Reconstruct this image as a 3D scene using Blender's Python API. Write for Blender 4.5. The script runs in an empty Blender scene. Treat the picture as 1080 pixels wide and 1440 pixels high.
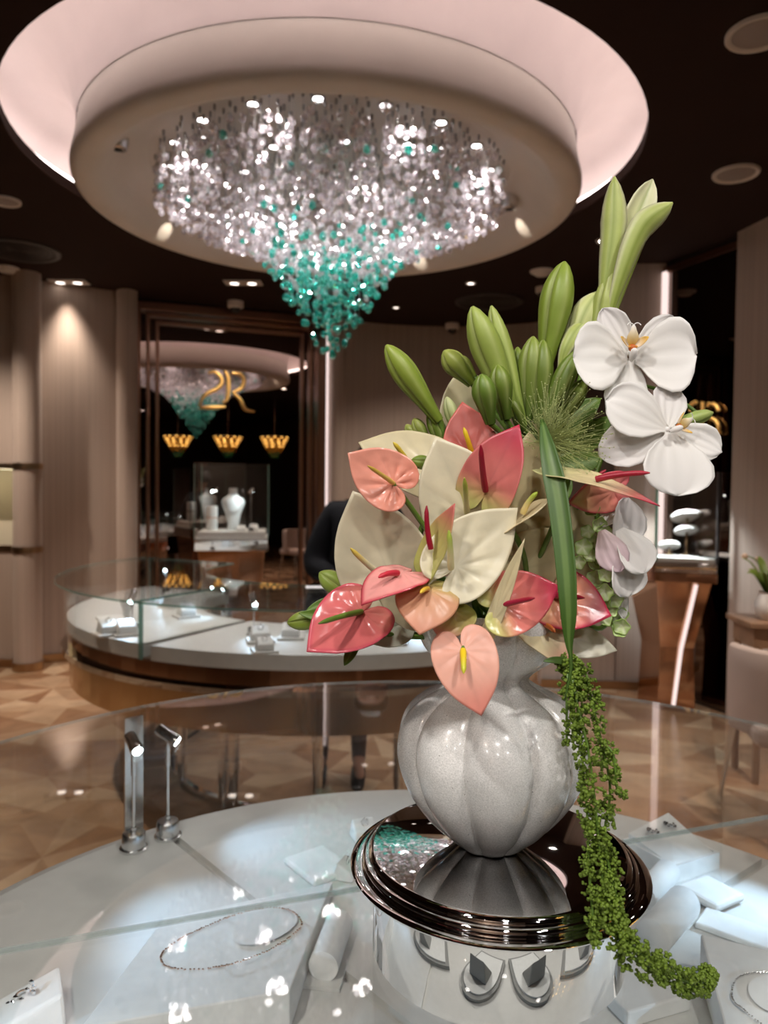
import bpy, bmesh, math, random
from mathutils import Vector, Matrix, noise

random.seed(11)
PI = math.pi
R = math.radians
sc = bpy.context.scene
COL = sc.collection

# ------------------------------------------------------------------ camera
FPX = 1050.0
CAM = Vector((0, 0, 1.45))
PITCH = R(1.75)
ROLL = R(0.6)
FWD = Vector((0, math.cos(PITCH), -math.sin(PITCH)))
R0 = Vector((1, 0, 0))
U0 = Vector((0, math.sin(PITCH), math.cos(PITCH)))
RIGHT = R0 * math.cos(ROLL) + U0 * math.sin(ROLL)
UP = U0 * math.cos(ROLL) - R0 * math.sin(ROLL)


def ray(px, py):
    return FWD + RIGHT * ((px - 540) / FPX) - UP * ((py - 720) / FPX)


def P(px, py, Y):
    r = ray(px, py)
    return CAM + r * (Y / r.y)


def G(px, py, z):
    r = ray(px, py)
    return CAM + r * ((z - CAM.z) / r.z)


def NV(nx, ny, nz):
    """a direction given as seen by a viewer: right, up, towards the viewer"""
    return (RIGHT * nx + UP * ny - FWD * nz).normalized()


cam_d = bpy.data.cameras.new('camera')
cam = bpy.data.objects.new('camera', cam_d)
COL.objects.link(cam)
cam.matrix_world = Matrix(((RIGHT.x, UP.x, -FWD.x, CAM.x),
                           (RIGHT.y, UP.y, -FWD.y, CAM.y),
                           (RIGHT.z, UP.z, -FWD.z, CAM.z), (0, 0, 0, 1)))
cam_d.sensor_fit = 'VERTICAL'
cam_d.sensor_height = 36.0
cam_d.lens = FPX / 1440 * 36.0
cam_d.clip_start = 0.02
cam_d.dof.use_dof = True
cam_d.dof.focus_distance = 0.72
cam_d.dof.aperture_fstop = 7.0
sc.camera = cam

# ------------------------------------------------------------------ colour
def lin(c):
    out = []
    for v in c:
        v = v / 255.0
        out.append(v / 12.92 if v <= 0.04045 else ((v + 0.055) / 1.055) ** 2.4)
    return tuple(out)


def mixc(a, b, t):
    t = max(0, min(1, t))
    return tuple(a[i] * (1 - t) + b[i] * t for i in range(3))


def sstep(x, a, b):
    t = max(0, min(1, (x - a) / (b - a)))
    return t * t * (3 - 2 * t)


# ------------------------------------------------------------------ materials
def newmat(name):
    m = bpy.data.materials.new(name)
    m.use_nodes = True
    nt = m.node_tree
    nt.nodes.clear()
    out = nt.nodes.new('ShaderNodeOutputMaterial')
    return m, nt, out


def pm(name, col, rough=0.5, metal=0.0, spec=0.5, noise_amt=0.0, noise_scale=20, bump=0.0, bump_scale=60, coat=0.0, sheen=0.0, attr=False, trans=0.0, bump_dist=0.002):
    m, nt, out = newmat(name)
    N, L = nt.nodes, nt.links
    b = N.new('ShaderNodeBsdfPrincipled')
    b.inputs['Roughness'].default_value = rough
    b.inputs['Metallic'].default_value = metal
    b.inputs['Specular IOR Level'].default_value = spec
    b.inputs['Coat Weight'].default_value = coat
    b.inputs['Sheen Weight'].default_value = sheen
    c4 = (*col, 1)
    b.inputs['Base Color'].default_value = c4
    src = None
    if attr:
        a = N.new('ShaderNodeAttribute')
        a.attribute_name = 'Col'
        src = a.outputs['Color']
    if noise_amt > 0:
        tc = N.new('ShaderNodeTexCoord')
        nz = N.new('ShaderNodeTexNoise')
        nz.inputs['Scale'].default_value = noise_scale
        nz.inputs['Detail'].default_value = 5
        L.new(tc.outputs['Object'], nz.inputs['Vector'])
        mp = N.new('ShaderNodeMapRange')
        mp.inputs['From Min'].default_value = 0.3
        mp.inputs['From Max'].default_value = 0.7
        mp.inputs['To Min'].default_value = 1 - noise_amt
        mp.inputs['To Max'].default_value = 1 + noise_amt
        L.new(nz.outputs['Fac'], mp.inputs['Value'])
        mx = N.new('ShaderNodeVectorMath')
        mx.operation = 'SCALE'
        if src is None:
            mx.inputs[0].default_value = col
        else:
            L.new(src, mx.inputs[0])
        L.new(mp.outputs['Result'], mx.inputs['Scale'])
        src = mx.outputs['Vector']
    if src is not None:
        L.new(src, b.inputs['Base Color'])
    if bump > 0:
        tc = N.new('ShaderNodeTexCoord')
        nz = N.new('ShaderNodeTexNoise')
        nz.inputs['Scale'].default_value = bump_scale
        nz.inputs['Detail'].default_value = 6
        L.new(tc.outputs['Object'], nz.inputs['Vector'])
        bp = N.new('ShaderNodeBump')
        bp.inputs['Strength'].default_value = bump
        bp.inputs['Distance'].default_value = bump_dist
        L.new(nz.outputs['Fac'], bp.inputs['Height'])
        L.new(bp.outputs['Normal'], b.inputs['Normal'])
    sh = b.outputs['BSDF']
    if trans > 0:
        t = N.new('ShaderNodeBsdfTranslucent')
        if src is not None:
            L.new(src, t.inputs['Color'])
        else:
            t.inputs['Color'].default_value = c4
        ms = N.new('ShaderNodeMixShader')
        ms.inputs['Fac'].default_value = trans
        L.new(sh, ms.inputs[1])
        L.new(t.outputs['BSDF'], ms.inputs[2])
        sh = ms.outputs['Shader']
    L.new(sh, out.inputs['Surface'])
    return m


def emat(name, col, strength):
    m, nt, out = newmat(name)
    e = nt.nodes.new('ShaderNodeEmission')
    e.inputs['Color'].default_value = (*col, 1)
    e.inputs['Strength'].default_value = strength
    nt.links.new(e.outputs['Emission'], out.inputs['Surface'])
    return m


def glassmat(name, tint, refl0=0.05, gain=0.8, diffuse=0.0):
    """thin clear pane: what lies behind shows through, the room mirrors in it by the angle"""
    m, nt, out = newmat(name)
    N, L = nt.nodes, nt.links
    tr = N.new('ShaderNodeBsdfTransparent')
    tr.inputs['Color'].default_value = (*tint, 1)
    gl = N.new('ShaderNodeBsdfGlossy')
    gl.inputs['Roughness'].default_value = 0.0
    gl.inputs['Color'].default_value = (1, 1, 1, 1)
    lw = N.new('ShaderNodeLayerWeight')
    lw.inputs['Blend'].default_value = 0.5
    pw = N.new('ShaderNodeMath')
    pw.operation = 'POWER'
    pw.inputs[1].default_value = 4.5
    L.new(lw.outputs['Facing'], pw.inputs[0])
    ma = N.new('ShaderNodeMath')
    ma.operation = 'MULTIPLY_ADD'
    ma.inputs[1].default_value = gain
    ma.inputs[2].default_value = refl0
    L.new(pw.outputs[0], ma.inputs[0])
    ms = N.new('ShaderNodeMixShader')
    L.new(ma.outputs[0], ms.inputs['Fac'])
    L.new(tr.outputs[0], ms.inputs[1])
    L.new(gl.outputs[0], ms.inputs[2])
    sh = ms.outputs[0]
    if diffuse > 0:
        d = N.new('ShaderNodeBsdfDiffuse')
        d.inputs['Color'].default_value = (*[min(1, t * 0.9) for t in tint], 1)
        m2 = N.new('ShaderNodeMixShader')
        m2.inputs['Fac'].default_value = diffuse
        L.new(sh, m2.inputs[1])
        L.new(d.outputs[0], m2.inputs[2])
        sh = m2.outputs[0]
    L.new(sh, out.inputs['Surface'])
    return m


def crystalmat(name, tint, deep):
    m, nt, out = newmat(name)
    N, L = nt.nodes, nt.links
    tr = N.new('ShaderNodeBsdfTransparent')
    tr.inputs['Color'].default_value = (*tint, 1)
    gl = N.new('ShaderNodeBsdfGlossy')
    gl.inputs['Roughness'].default_value = 0.06
    gl.inputs['Color'].default_value = (*mixc((1, 1, 1), tint, 0.45), 1)
    tl = N.new('ShaderNodeBsdfTranslucent')
    tl.inputs['Color'].default_value = (*deep, 1)
    df = N.new('ShaderNodeBsdfDiffuse')
    df.inputs['Color'].default_value = (*deep, 1)
    a = N.new('ShaderNodeMixShader')
    a.inputs['Fac'].default_value = 0.5
    L.new(tl.outputs[0], a.inputs[1])
    L.new(df.outputs[0], a.inputs[2])
    b = N.new('ShaderNodeMixShader')
    b.inputs['Fac'].default_value = 0.36
    L.new(tr.outputs[0], b.inputs[1])
    L.new(a.outputs[0], b.inputs[2])
    lw = N.new('ShaderNodeLayerWeight')
    lw.inputs['Blend'].default_value = 0.45
    ma = N.new('ShaderNodeMath')
    ma.operation = 'MULTIPLY_ADD'
    ma.inputs[1].default_value = 0.7
    ma.inputs[2].default_value = 0.14
    L.new(lw.outputs['Facing'], ma.inputs[0])
    c = N.new('ShaderNodeMixShader')
    L.new(ma.outputs[0], c.inputs['Fac'])
    L.new(b.outputs[0], c.inputs[1])
    L.new(gl.outputs[0], c.inputs[2])
    L.new(c.outputs[0], out.inputs['Surface'])
    return m


# ------------------------------------------------------------------ mesh builder
class MB:
    def __init__(s):
        s.v, s.f, s.c, s.mi, s.flat = [], [], [], [], []
        s.cur = 0
        s.usecol = False

    def add(s, vs, fs, cols=None, mi=None, flat=False):
        o = len(s.v)
        s.v += [Vector(v) for v in vs]
        if cols is not None:
            s.usecol = True
            s.c += cols
        else:
            s.c += [(1, 1, 1)] * len(vs)
        for f in fs:
            s.f.append([i + o for i in f])
            s.mi.append(s.cur if mi is None else mi)
            s.flat.append(flat)
        return s

    def box(s, c, size, rz=0, mi=None, M=None):
        hx, hy, hz = size[0] / 2, size[1] / 2, size[2] / 2
        vs = []
        for z in (-hz, hz):
            for x, y in ((-hx, -hy), (hx, -hy), (hx, hy), (-hx, hy)):
                vs.append(Vector((x, y, z)))
        if M is None:
            M = Matrix.Translation(Vector(c)) @ Matrix.Rotation(rz, 4, 'Z')
        vs = [M @ v for v in vs]
        s.add(vs, [(3, 2, 1, 0), (4, 5, 6, 7), (0, 1, 5, 4), (1, 2, 6, 5), (2, 3, 7, 6), (3, 0, 4, 7)], mi=mi, flat=True)
        return s

    def prism(s, poly, z0, z1, mi=None, side_mi=None, flat=True):
        n = len(poly)
        vs = [Vector((p[0], p[1], z0)) for p in poly] + [Vector((p[0], p[1], z1)) for p in poly]
        s.add(vs, [list(range(n))[::-1], list(range(n, 2 * n))], mi=mi, flat=True)
        o = len(s.v)
        s.add(vs, [(i, (i + 1) % n, n + (i + 1) % n, n + i) for i in range(n)], mi=mi if side_mi is None else side_mi, flat=flat)
        return s

    def hexa(s, bot, top, mi=None):
        """four bottom corners, four top corners"""
        s.add(list(bot) + list(top), [(3, 2, 1, 0), (4, 5, 6, 7), (0, 1, 5, 4), (1, 2, 6, 5), (2, 3, 7, 6), (3, 0, 4, 7)], mi=mi, flat=True)
        return s

    def lathe(s, prof, c=(0, 0, 0), n=48, a0=0.0, a1=2 * PI, mi=None, lobes=None, caps=False, flat=False):
        """profile of (r, z); a partial turn when a1-a0 < 2pi"""
        full = abs(a1 - a0 - 2 * PI) < 1e-6
        cnt = n if full else n + 1
        vs, fs = [], []
        for k in range(cnt):
            a = a0 + (a1 - a0) * k / n
            for j, (r, z) in enumerate(prof):
                rr = r * (lobes(a, j / (len(prof) - 1)) if lobes else 1)
                vs.append(Vector((c[0] + rr * math.cos(a), c[1] + rr * math.sin(a), c[2] + z)))
        m = len(prof)
        for k in range(n):
            k2 = (k + 1) % cnt
            for j in range(m - 1):
                fs.append((k * m + j, k2 * m + j, k2 * m + j + 1, k * m + j + 1))
        if caps and not full:
            fs.append(list(range(m)))
            fs.append([(cnt - 1) * m + j for j in range(m)][::-1])
        s.add(vs, fs, mi=mi, flat=flat)
        return s

    def tube(s, path, rad, n=8, cols=None, mi=None, cap=True):
        path = [Vector(p) for p in path]
        m = len(path)
        if not hasattr(rad, '__len__'):
            rad = [rad] * m
        vs, fs, cc = [], [], []
        t0 = (path[1] - path[0]).normalized()
        ref = Vector((0, 0, 1)) if abs(t0.z) < 0.9 else Vector((1, 0, 0))
        x = t0.cross(ref).normalized()
        for i in range(m):
            if i == 0:
                t = path[1] - path[0]
            elif i == m - 1:
                t = path[-1] - path[-2]
            else:
                t = path[i + 1] - path[i - 1]
            t = t.normalized()
            x = (x - t * x.dot(t))
            if x.length < 1e-6:
                x = t.orthogonal()
            x.normalize()
            y = t.cross(x)
            for k in range(n):
                a = 2 * PI * k / n
                vs.append(path[i] + (x * math.cos(a) + y * math.sin(a)) * rad[i])
                if cols:
                    cc.append(cols[i])
        for i in range(m - 1):
            for k in range(n):
                fs.append((i * n + k, i * n + (k + 1) % n, (i + 1) * n + (k + 1) % n, (i + 1) * n + k))
        if cap:
            fs.append(list(range(n))[::-1])
            fs.append([(m - 1) * n + k for k in range(n)])
        s.add(vs, fs, cols=cc if cols else None, mi=mi)
        return s

    def ball(s, c, r, sub=1, sc3=(1, 1, 1), col=None, mi=None, flat=False, rot=None, jitter=0):
        vs, fs = ICO[sub]
        c = Vector(c)
        out = []
        for v in vs:
            w = Vector((v.x * sc3[0], v.y * sc3[1], v.z * sc3[2])) * r
            if jitter:
                w *= 1 + random.uniform(-jitter, jitter)
            if rot is not None:
                w = rot @ w
            out.append(c + w)
        s.add(out, fs, cols=[col] * len(vs) if col else None, mi=mi, flat=flat)
        return s

    def build(s, name, mats, parent=None, solid=0.0, sub=0, bevel=0.0, origin=None, keep=False):
        me = bpy.data.meshes.new(name)
        if parent is None and not keep:
            if origin is None:
                xs = [v.x for v in s.v]; ys = [v.y for v in s.v]; zs = [v.z for v in s.v]
                origin = Vector(((min(xs) + max(xs)) / 2, (min(ys) + max(ys)) / 2, min(zs)))
            else:
                origin = Vector(origin)
        else:
            origin = Vector((0, 0, 0))
        me.from_pydata([tuple(v - origin) for v in s.v], [], s.f)
        if not isinstance(mats, (list, tuple)):
            mats = [mats]
        for m in mats:
            me.materials.append(m)
        me.polygons.foreach_set('material_index', s.mi)
        me.polygons.foreach_set('use_smooth', [not f for f in s.flat])
        if s.usecol:
            at = me.color_attributes.new('Col', 'FLOAT_COLOR', 'POINT')
            buf = []
            for c in s.c:
                buf += [c[0], c[1], c[2], 1.0]
            at.data.foreach_set('color', buf)
        me.update()
        bm = bmesh.new()
        bm.from_mesh(me)
        bmesh.ops.recalc_face_normals(bm, faces=bm.faces)
        for e in bm.edges:
            if len(e.link_faces) == 2 and e.calc_face_angle(0) > R(50):
                e.smooth = False
        bm.to_mesh(me)
        bm.free()
        o = bpy.data.objects.new(name, me)
        COL.objects.link(o)
        o.location = origin
        if parent is not None:
            par(o, parent)
        if bevel:
            b = o.modifiers.new('bevel', 'BEVEL')
            b.width = bevel
            b.segments = 2
            b.limit_method = 'ANGLE'
            b.angle_limit = R(40)
        if solid:
            m = o.modifiers.new('solid', 'SOLIDIFY')
            m.thickness = solid
            m.offset = 0
        if sub:
            m = o.modifiers.new('sub', 'SUBSURF')
            m.levels = sub
            m.render_levels = sub
        return o


def par(o, parent):
    o.parent = parent
    M = Matrix.Translation(parent.location) @ parent.rotation_euler.to_matrix().to_4x4()
    if parent.parent is not None:      # a sub-part: parent is itself a part at identity
        pass
    o.matrix_parent_inverse = M.inverted() if parent.type == 'EMPTY' or parent.parent is None else Matrix.Identity(4)


def _ico(sub):
    bm = bmesh.new()
    bmesh.ops.create_icosphere(bm, subdivisions=sub, radius=1)
    vs = [v.co.copy() for v in bm.verts]
    fs = [[v.index for v in f.verts] for f in bm.faces]
    bm.free()
    return vs, fs


ICO = {1: _ico(1), 2: _ico(2), 3: _ico(3)}


def tag(o, label, cat, group=None):
    o['label'] = label
    o['category'] = cat
    if group:
        o['group'] = group
    return o


def thing(name, label, cat, loc=(0, 0, 0), rz=0, group=None):
    o = bpy.data.objects.new(name, None)
    o.empty_display_size = 0.05
    COL.objects.link(o)
    o.location = loc
    o.rotation_euler = (0, 0, rz)
    return tag(o, label, cat, group)


def struct(o):
    o['kind'] = 'structure'
    return o


def stuff(o):
    o['kind'] = 'stuff'
    return o


def dup(root, loc, rz=0, label=None, group=None):
    r = root.copy()
    COL.objects.link(r)
    r.location = loc
    r.rotation_euler = (0, 0, rz)
    if label:
        r['label'] = label
    if group:
        r['group'] = group
    for ch in list(root.children):
        c = ch.copy()
        COL.objects.link(c)
        c.parent = r
        for g in list(ch.children):
            d = g.copy()
            COL.objects.link(d)
            d.parent = c
    return r


def spot(name, loc, target, power, size_deg=60, col=(1, 1, 1), rad=0.03, blend=0.6, parent=None):
    l = bpy.data.lights.new(name, 'SPOT')
    l.energy = power
    l.color = col
    l.spot_size = R(size_deg)
    l.spot_blend = blend
    l.shadow_soft_size = rad
    o = bpy.data.objects.new(name, l)
    COL.objects.link(o)
    d = Vector(target) - Vector(loc)
    o.rotation_euler = d.to_track_quat('-Z', 'Y').to_euler()
    o.location = loc
    if parent is not None:
        par(o, parent)
    return o


def bez(a, b, c, n=10):
    a, b, c = Vector(a), Vector(b), Vector(c)
    return [a * (1 - t) ** 2 + b * 2 * t * (1 - t) + c * t * t for t in [i / n for i in range(n + 1)]]


def catmull(pts, n=8):
    pts = [Vector(p) for p in pts]
    q = [pts[0] * 2 - pts[1]] + pts + [pts[-1] * 2 - pts[-2]]
    out = []
    for i in range(1, len(q) - 2):
        p0, p1, p2, p3 = q[i - 1], q[i], q[i + 1], q[i + 2]
        for k in range(n):
            t = k / n
            out.append(0.5 * ((2 * p1) + (p2 - p0) * t + (2 * p0 - 5 * p1 + 4 * p2 - p3) * t * t + (3 * p1 - p0 - 3 * p2 + p3) * t ** 3))
    out.append(pts[-1])
    return out


def interp(tab, x):
    if x <= tab[0][0]:
        return tab[0][1]
    for (x0, y0), (x1, y1) in zip(tab, tab[1:]):
        if x <= x1:
            t = (x - x0) / (x1 - x0)
            return y0 + (y1 - y0) * t
    return tab[-1][1]
# ------------------------------------------------------------------ materials of the place
CEIL = 3.10
FZ = 0.0
GZ = 1.008      # glass top of the counters
TZ = 0.77       # display surface of the counters
CX, CY = -0.285, 3.88     # centre of the round ceiling recess and of the ring counter
NX, NY, NR = 0.085, 0.867, 0.85   # centre and radius of the near round case

M_ceil = pm('ceiling_brown', lin((42, 26, 19)), rough=0.9, spec=0.2, noise_amt=0.06, noise_scale=4)
M_cove = pm('cove_plaster', (0.78, 0.69, 0.675), rough=0.7, noise_amt=0.07, noise_scale=2.2, bump=0.25, bump_scale=9, bump_dist=0.01)
M_dish = pm('dish_plaster', (0.78, 0.73, 0.67), rough=0.6, noise_amt=0.05, noise_scale=3)
M_bronze = pm('bronze_mirror_metal', (0.50, 0.31, 0.21), rough=0.09, metal=1.0)
M_bronze_satin = pm('bronze_satin', (0.36, 0.20, 0.135), rough=0.28, metal=1.0)
M_brass = pm('brass_polished', (0.66, 0.49, 0.29), rough=0.16, metal=1.0)
M_chrome = pm('chrome', (0.86, 0.86, 0.87), rough=0.03, metal=1.0)
M_steel = pm('brushed_steel', (0.72, 0.72, 0.72), rough=0.22, metal=1.0)
M_mirror = pm('bronze_tinted_mirror', (0.47, 0.385, 0.35), rough=0.0, metal=1.0)
M_gold = pm('gold_lettering', (0.95, 0.60, 0.22), rough=0.45, metal=0.55)
M_white_trim = pm('white_trim', (0.72, 0.68, 0.64), rough=0.45)
M_black = pm('black_plastic', (0.012, 0.012, 0.014), rough=0.35)
M_tray = pm('ivory_leatherette', (0.66, 0.65, 0.62), rough=0.5, noise_amt=0.03, noise_scale=40, bump=0.12, bump_scale=300, bump_dist=0.0005)
M_velvet = pm('white_velvet', (0.80, 0.80, 0.78), rough=0.75, sheen=0.3, noise_amt=0.04, noise_scale=60, bump=0.2, bump_scale=400, bump_dist=0.0005)
M_glass = glassmat('clear_glass', (0.985, 0.993, 0.988), 0.045, 0.75)
M_glass_edge = glassmat('green_glass_edge', (0.42, 0.62, 0.55), 0.10, 0.8, diffuse=0.35)
M_pale_edge = glassmat('pale_glass_edge', (0.74, 0.80, 0.79), 0.08, 0.8, diffuse=0.25)
M_glass_far = glassmat('clear_glass_thin', (0.985, 0.993, 0.988), 0.035, 0.7)
M_led = emat('led_strip_pink_white', (1.0, 0.78, 0.73), 1.15)
M_led_white = emat('led_cool_white', (0.80, 0.92, 1.0), 14)
M_lamp = emat('downlight_lens', (1.0, 0.90, 0.80), 30)
M_lamp_soft = emat('downlight_lens_soft', (1.0, 0.86, 0.76), 4)
M_crystal = crystalmat('clear_crystal', (0.97, 0.95, 0.97), (0.92, 0.88, 0.92))
M_teal = crystalmat('teal_crystal', (0.30, 0.84, 0.77), (0.07, 0.74, 0.65))
M_wire = pm('thin_steel_wire', (0.35, 0.34, 0.33), rough=0.4, metal=0.7)
M_silver = pm('silver_jewellery', (0.88, 0.87, 0.86), rough=0.12, metal=1.0)
M_rosegold = pm('rose_gold_jewellery', (0.88, 0.60, 0.46), rough=0.15, metal=1.0)
M_fabric_chair = pm('chair_fabric', (0.46, 0.37, 0.32), rough=0.85, sheen=0.2, bump=0.3, bump_scale=150)
M_wood = pm('walnut_wood', (0.30, 0.18, 0.11), rough=0.4, noise_amt=0.25, noise_scale=8)


def wallmat():
    m, nt, out = newmat('taupe_fabric_wall')
    N, L = nt.nodes, nt.links
    tc = N.new('ShaderNodeTexCoord')
    mp = N.new('ShaderNodeMapping')
    mp.inputs['Scale'].default_value = (26, 26, 0.25)
    L.new(tc.outputs['Object'], mp.inputs['Vector'])
    nz = N.new('ShaderNodeTexNoise')
    nz.inputs['Scale'].default_value = 1.6
    nz.inputs['Detail'].default_value = 4
    L.new(mp.outputs[0], nz.inputs['Vector'])
    cr = N.new('ShaderNodeValToRGB')
    cr.color_ramp.elements[0].position = 0.3
    cr.color_ramp.elements[0].color = (0.42, 0.34, 0.285, 1)
    cr.color_ramp.elements[1].position = 0.7
    cr.color_ramp.elements[1].color = (0.50, 0.41, 0.35, 1)
    L.new(nz.outputs['Fac'], cr.inputs['Fac'])
    b = N.new('ShaderNodeBsdfPrincipled')
    b.inputs['Roughness'].default_value = 0.6
    b.inputs['Sheen Weight'].default_value = 0.15
    L.new(cr.outputs['Color'], b.inputs['Base Color'])
    bp = N.new('ShaderNodeBump')
    bp.inputs['Strength'].default_value = 0.2
    bp.inputs['Distance'].default_value = 0.004
    L.new(nz.outputs['Fac'], bp.inputs['Height'])
    L.new(bp.outputs['Normal'], b.inputs['Normal'])
    L.new(b.outputs['BSDF'], out.inputs['Surface'])
    return m


M_wall = wallmat()


def floormat():
    m, nt, out = newmat('inlaid_marble_floor')
    N, L = nt.nodes, nt.links
    tc = N.new('ShaderNodeTexCoord')
    mp = N.new('ShaderNodeMapping')
    mp.inputs['Rotation'].default_value = (0, 0, R(22))
    mp.inputs['Scale'].default_value = (1 / 0.62, 1 / 0.62, 1)
    L.new(tc.outputs['Object'], mp.inputs['Vector'])
    fl = N.new('ShaderNodeVectorMath'); fl.operation = 'FLOOR'
    L.new(mp.outputs[0], fl.inputs[0])
    fr = N.new('ShaderNodeVectorMath'); fr.operation = 'FRACTION'
    L.new(mp.outputs[0], fr.inputs[0])
    sb = N.new('ShaderNodeVectorMath'); sb.operation = 'SUBTRACT'
    sb.inputs[1].default_value = (0.5, 0.5, 0)
    L.new(fr.outputs[0], sb.inputs[0])
    sx = N.new('ShaderNodeSeparateXYZ')
    L.new(sb.outputs[0], sx.inputs[0])
    at = N.new('ShaderNodeMath'); at.operation = 'ARCTAN2'
    L.new(sx.outputs['Y'], at.inputs[0]); L.new(sx.outputs['X'], at.inputs[1])
    mu = N.new('ShaderNodeMath'); mu.operation = 'MULTIPLY'
    mu.inputs[1].default_value = 12 / (2 * PI)
    L.new(at.outputs[0], mu.inputs[0])
    f2 = N.new('ShaderNodeMath'); f2.operation = 'FLOOR'
    L.new(mu.outputs[0], f2.inputs[0])
    cx = N.new('ShaderNodeCombineXYZ')
    L.new(f2.outputs[0], cx.inputs['Z'])
    ad = N.new('ShaderNodeVectorMath'); ad.operation = 'ADD'
    L.new(fl.outputs[0], ad.inputs[0]); L.new(cx.outputs[0], ad.inputs[1])
    wn = N.new('ShaderNodeTexWhiteNoise'); wn.noise_dimensions = '3D'
    L.new(ad.outputs[0], wn.inputs['Vector'])
    cr = N.new('ShaderNodeValToRGB')
    e = cr.color_ramp.elements
    e[0].position = 0.0; e[0].color = (0.28, 0.145, 0.075, 1)
    e[1].position = 1.0; e[1].color = (0.56, 0.40, 0.26, 1)
    k = e.new(0.45); k.color = (0.39, 0.235, 0.135, 1)
    k = e.new(0.8); k.color = (0.49, 0.33, 0.205, 1)
    L.new(wn.outputs['Value'], cr.inputs['Fac'])
    nz = N.new('ShaderNodeTexNoise')
    nz.inputs['Scale'].default_value = 5; nz.inputs['Detail'].default_value = 8
    nz.inputs['Distortion'].default_value = 1.2
    L.new(tc.outputs['Object'], nz.inputs['Vector'])
    mr = N.new('ShaderNodeMapRange')
    mr.inputs['From Min'].default_value = 0.3; mr.inputs['From Max'].default_value = 0.7
    mr.inputs['To Min'].default_value = 0.82; mr.inputs['To Max'].default_value = 1.15
    L.new(nz.outputs['Fac'], mr.inputs['Value'])
    sl = N.new('ShaderNodeVectorMath'); sl.operation = 'SCALE'
    L.new(cr.outputs['Color'], sl.inputs[0]); L.new(mr.outputs[0], sl.inputs['Scale'])
    b = N.new('ShaderNodeBsdfPrincipled')
    b.inputs['Roughness'].default_value = 0.22
    L.new(sl.outputs[0], b.inputs['Base Color'])
    L.new(b.outputs[0], out.inputs['Surface'])
    return m


M_floor = floormat()

# ------------------------------------------------------------------ floor, ceiling
b = MB(); b.box((0, 2, -0.05), (10.4, 12.6, 0.1))
struct(b.build('floor', M_floor))

XL, XR, YB, YF = -5.1, 5.1, -4.2, 8.2
LIP = 1.53
b = MB()
n = 96
vs, fs = [], []
for z in (CEIL, CEIL + 0.06):
    for k in range(n):
        a = 2 * PI * k / n
        vs.append(Vector((CX + LIP * math.cos(a), CY + LIP * math.sin(a), z)))
    for k in range(n):
        a = 2 * PI * k / n
        c_, s_ = math.cos(a), math.sin(a)
        t = min((XR - CX) / c_ if c_ > 1e-9 else 1e9, (XL - CX) / c_ if c_ < -1e-9 else 1e9,
                (YF - CY) / s_ if s_ > 1e-9 else 1e9, (YB - CY) / s_ if s_ < -1e-9 else 1e9)
        vs.append(Vector((CX + t * c_, CY + t * s_, z)))
for k in range(n):
    k2 = (k + 1) % n
    fs.append((k, k2, n + k2, n + k))
    fs.append((2 * n + k, 2 * n + k2, 3 * n + k2, 3 * n + k))
    fs.append((k, k2, 2 * n + k2, 2 * n + k))
b.add(vs, fs, flat=True)
# corner fillers
for (x, y) in ((XL, YB), (XL, YF), (XR, YB), (XR, YF)):
    b.box((x, y, CEIL + 0.03), (3.4, 3.4, 0.06))
struct(b.build('ceiling', M_ceil))

# round recess: outer trough, lit vault and hanging dish
b = MB()
b.lathe([(1.53, 3.16), (1.70, 3.16), (1.74, 3.20), (1.73, 3.30), (1.66, 3.38), (1.54, 3.42), (1.41, 3.41), (1.31, 3.36), (1.25, 3.28), (1.22, 3.18), (1.215, 3.10)], (CX, CY, 0), n=128)
struct(b.build('ceiling_cove', M_cove))
b = MB()
b.lathe([(1.205, 3.16), (1.215, 3.06), (1.23, 2.98), (1.242, 2.925), (1.242, 2.905), (1.232, 2.886), (1.21, 2.873), (1.17, 2.868), (1.13, 2.88), (1.09, 2.92), (1.05, 2.975), (1.00, 3.015), (0.94, 3.035), (0.0, 3.04)], (CX, CY, 0), n=128)
struct(b.build('ceiling_dish', M_dish))
# led tape in the trough
b = MB()
tor = []
b.lathe([(1.59, 3.165), (1.62, 3.165), (1.62, 3.212), (1.59, 3.212), (1.59, 3.165)], (CX, CY, 0), n=96)
o = b.build('cove_light_strip', emat('cove_led', (1.0, 0.855, 0.81), 6.6))
tag(o, 'ring of pinkish light tape hidden in the round ceiling recess', 'light strip')

# ------------------------------------------------------------------ walls
def wall(name, pts, z0=0, z1=CEIL, th=0.12, mat=M_wall, mi=None):
    """pts run left to right as seen from the room; thickness goes behind"""
    pts = [Vector((p[0], p[1])) for p in pts]
    m = len(pts)
    nrm = []
    for i in range(m):
        d = (pts[min(i + 1, m - 1)] - pts[max(i - 1, 0)]).normalized()
        nrm.append(Vector((-d.y, d.x)))
    back = [pts[i] + nrm[i] * th for i in range(m)]
    b = MB()
    poly = pts + back[::-1]
    nn = len(poly)
    vs = [Vector((p.x, p.y, z0)) for p in poly] + [Vector((p.x, p.y, z1)) for p in poly]
    fs = []
    for i in range(m - 1):
        j, k = i, nn - 1 - i
        fs.append((j, j + 1, k - 1, k))
        fs.append((nn + j, nn + j + 1, nn + k - 1, nn + k))
    b.add(vs, fs, flat=True)
    b.add(vs, [(i, (i + 1) % nn, nn + (i + 1) % nn, nn + i) for i in range(nn)], flat=len(pts) < 4)
    return struct(b.build(name, mat))


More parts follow.
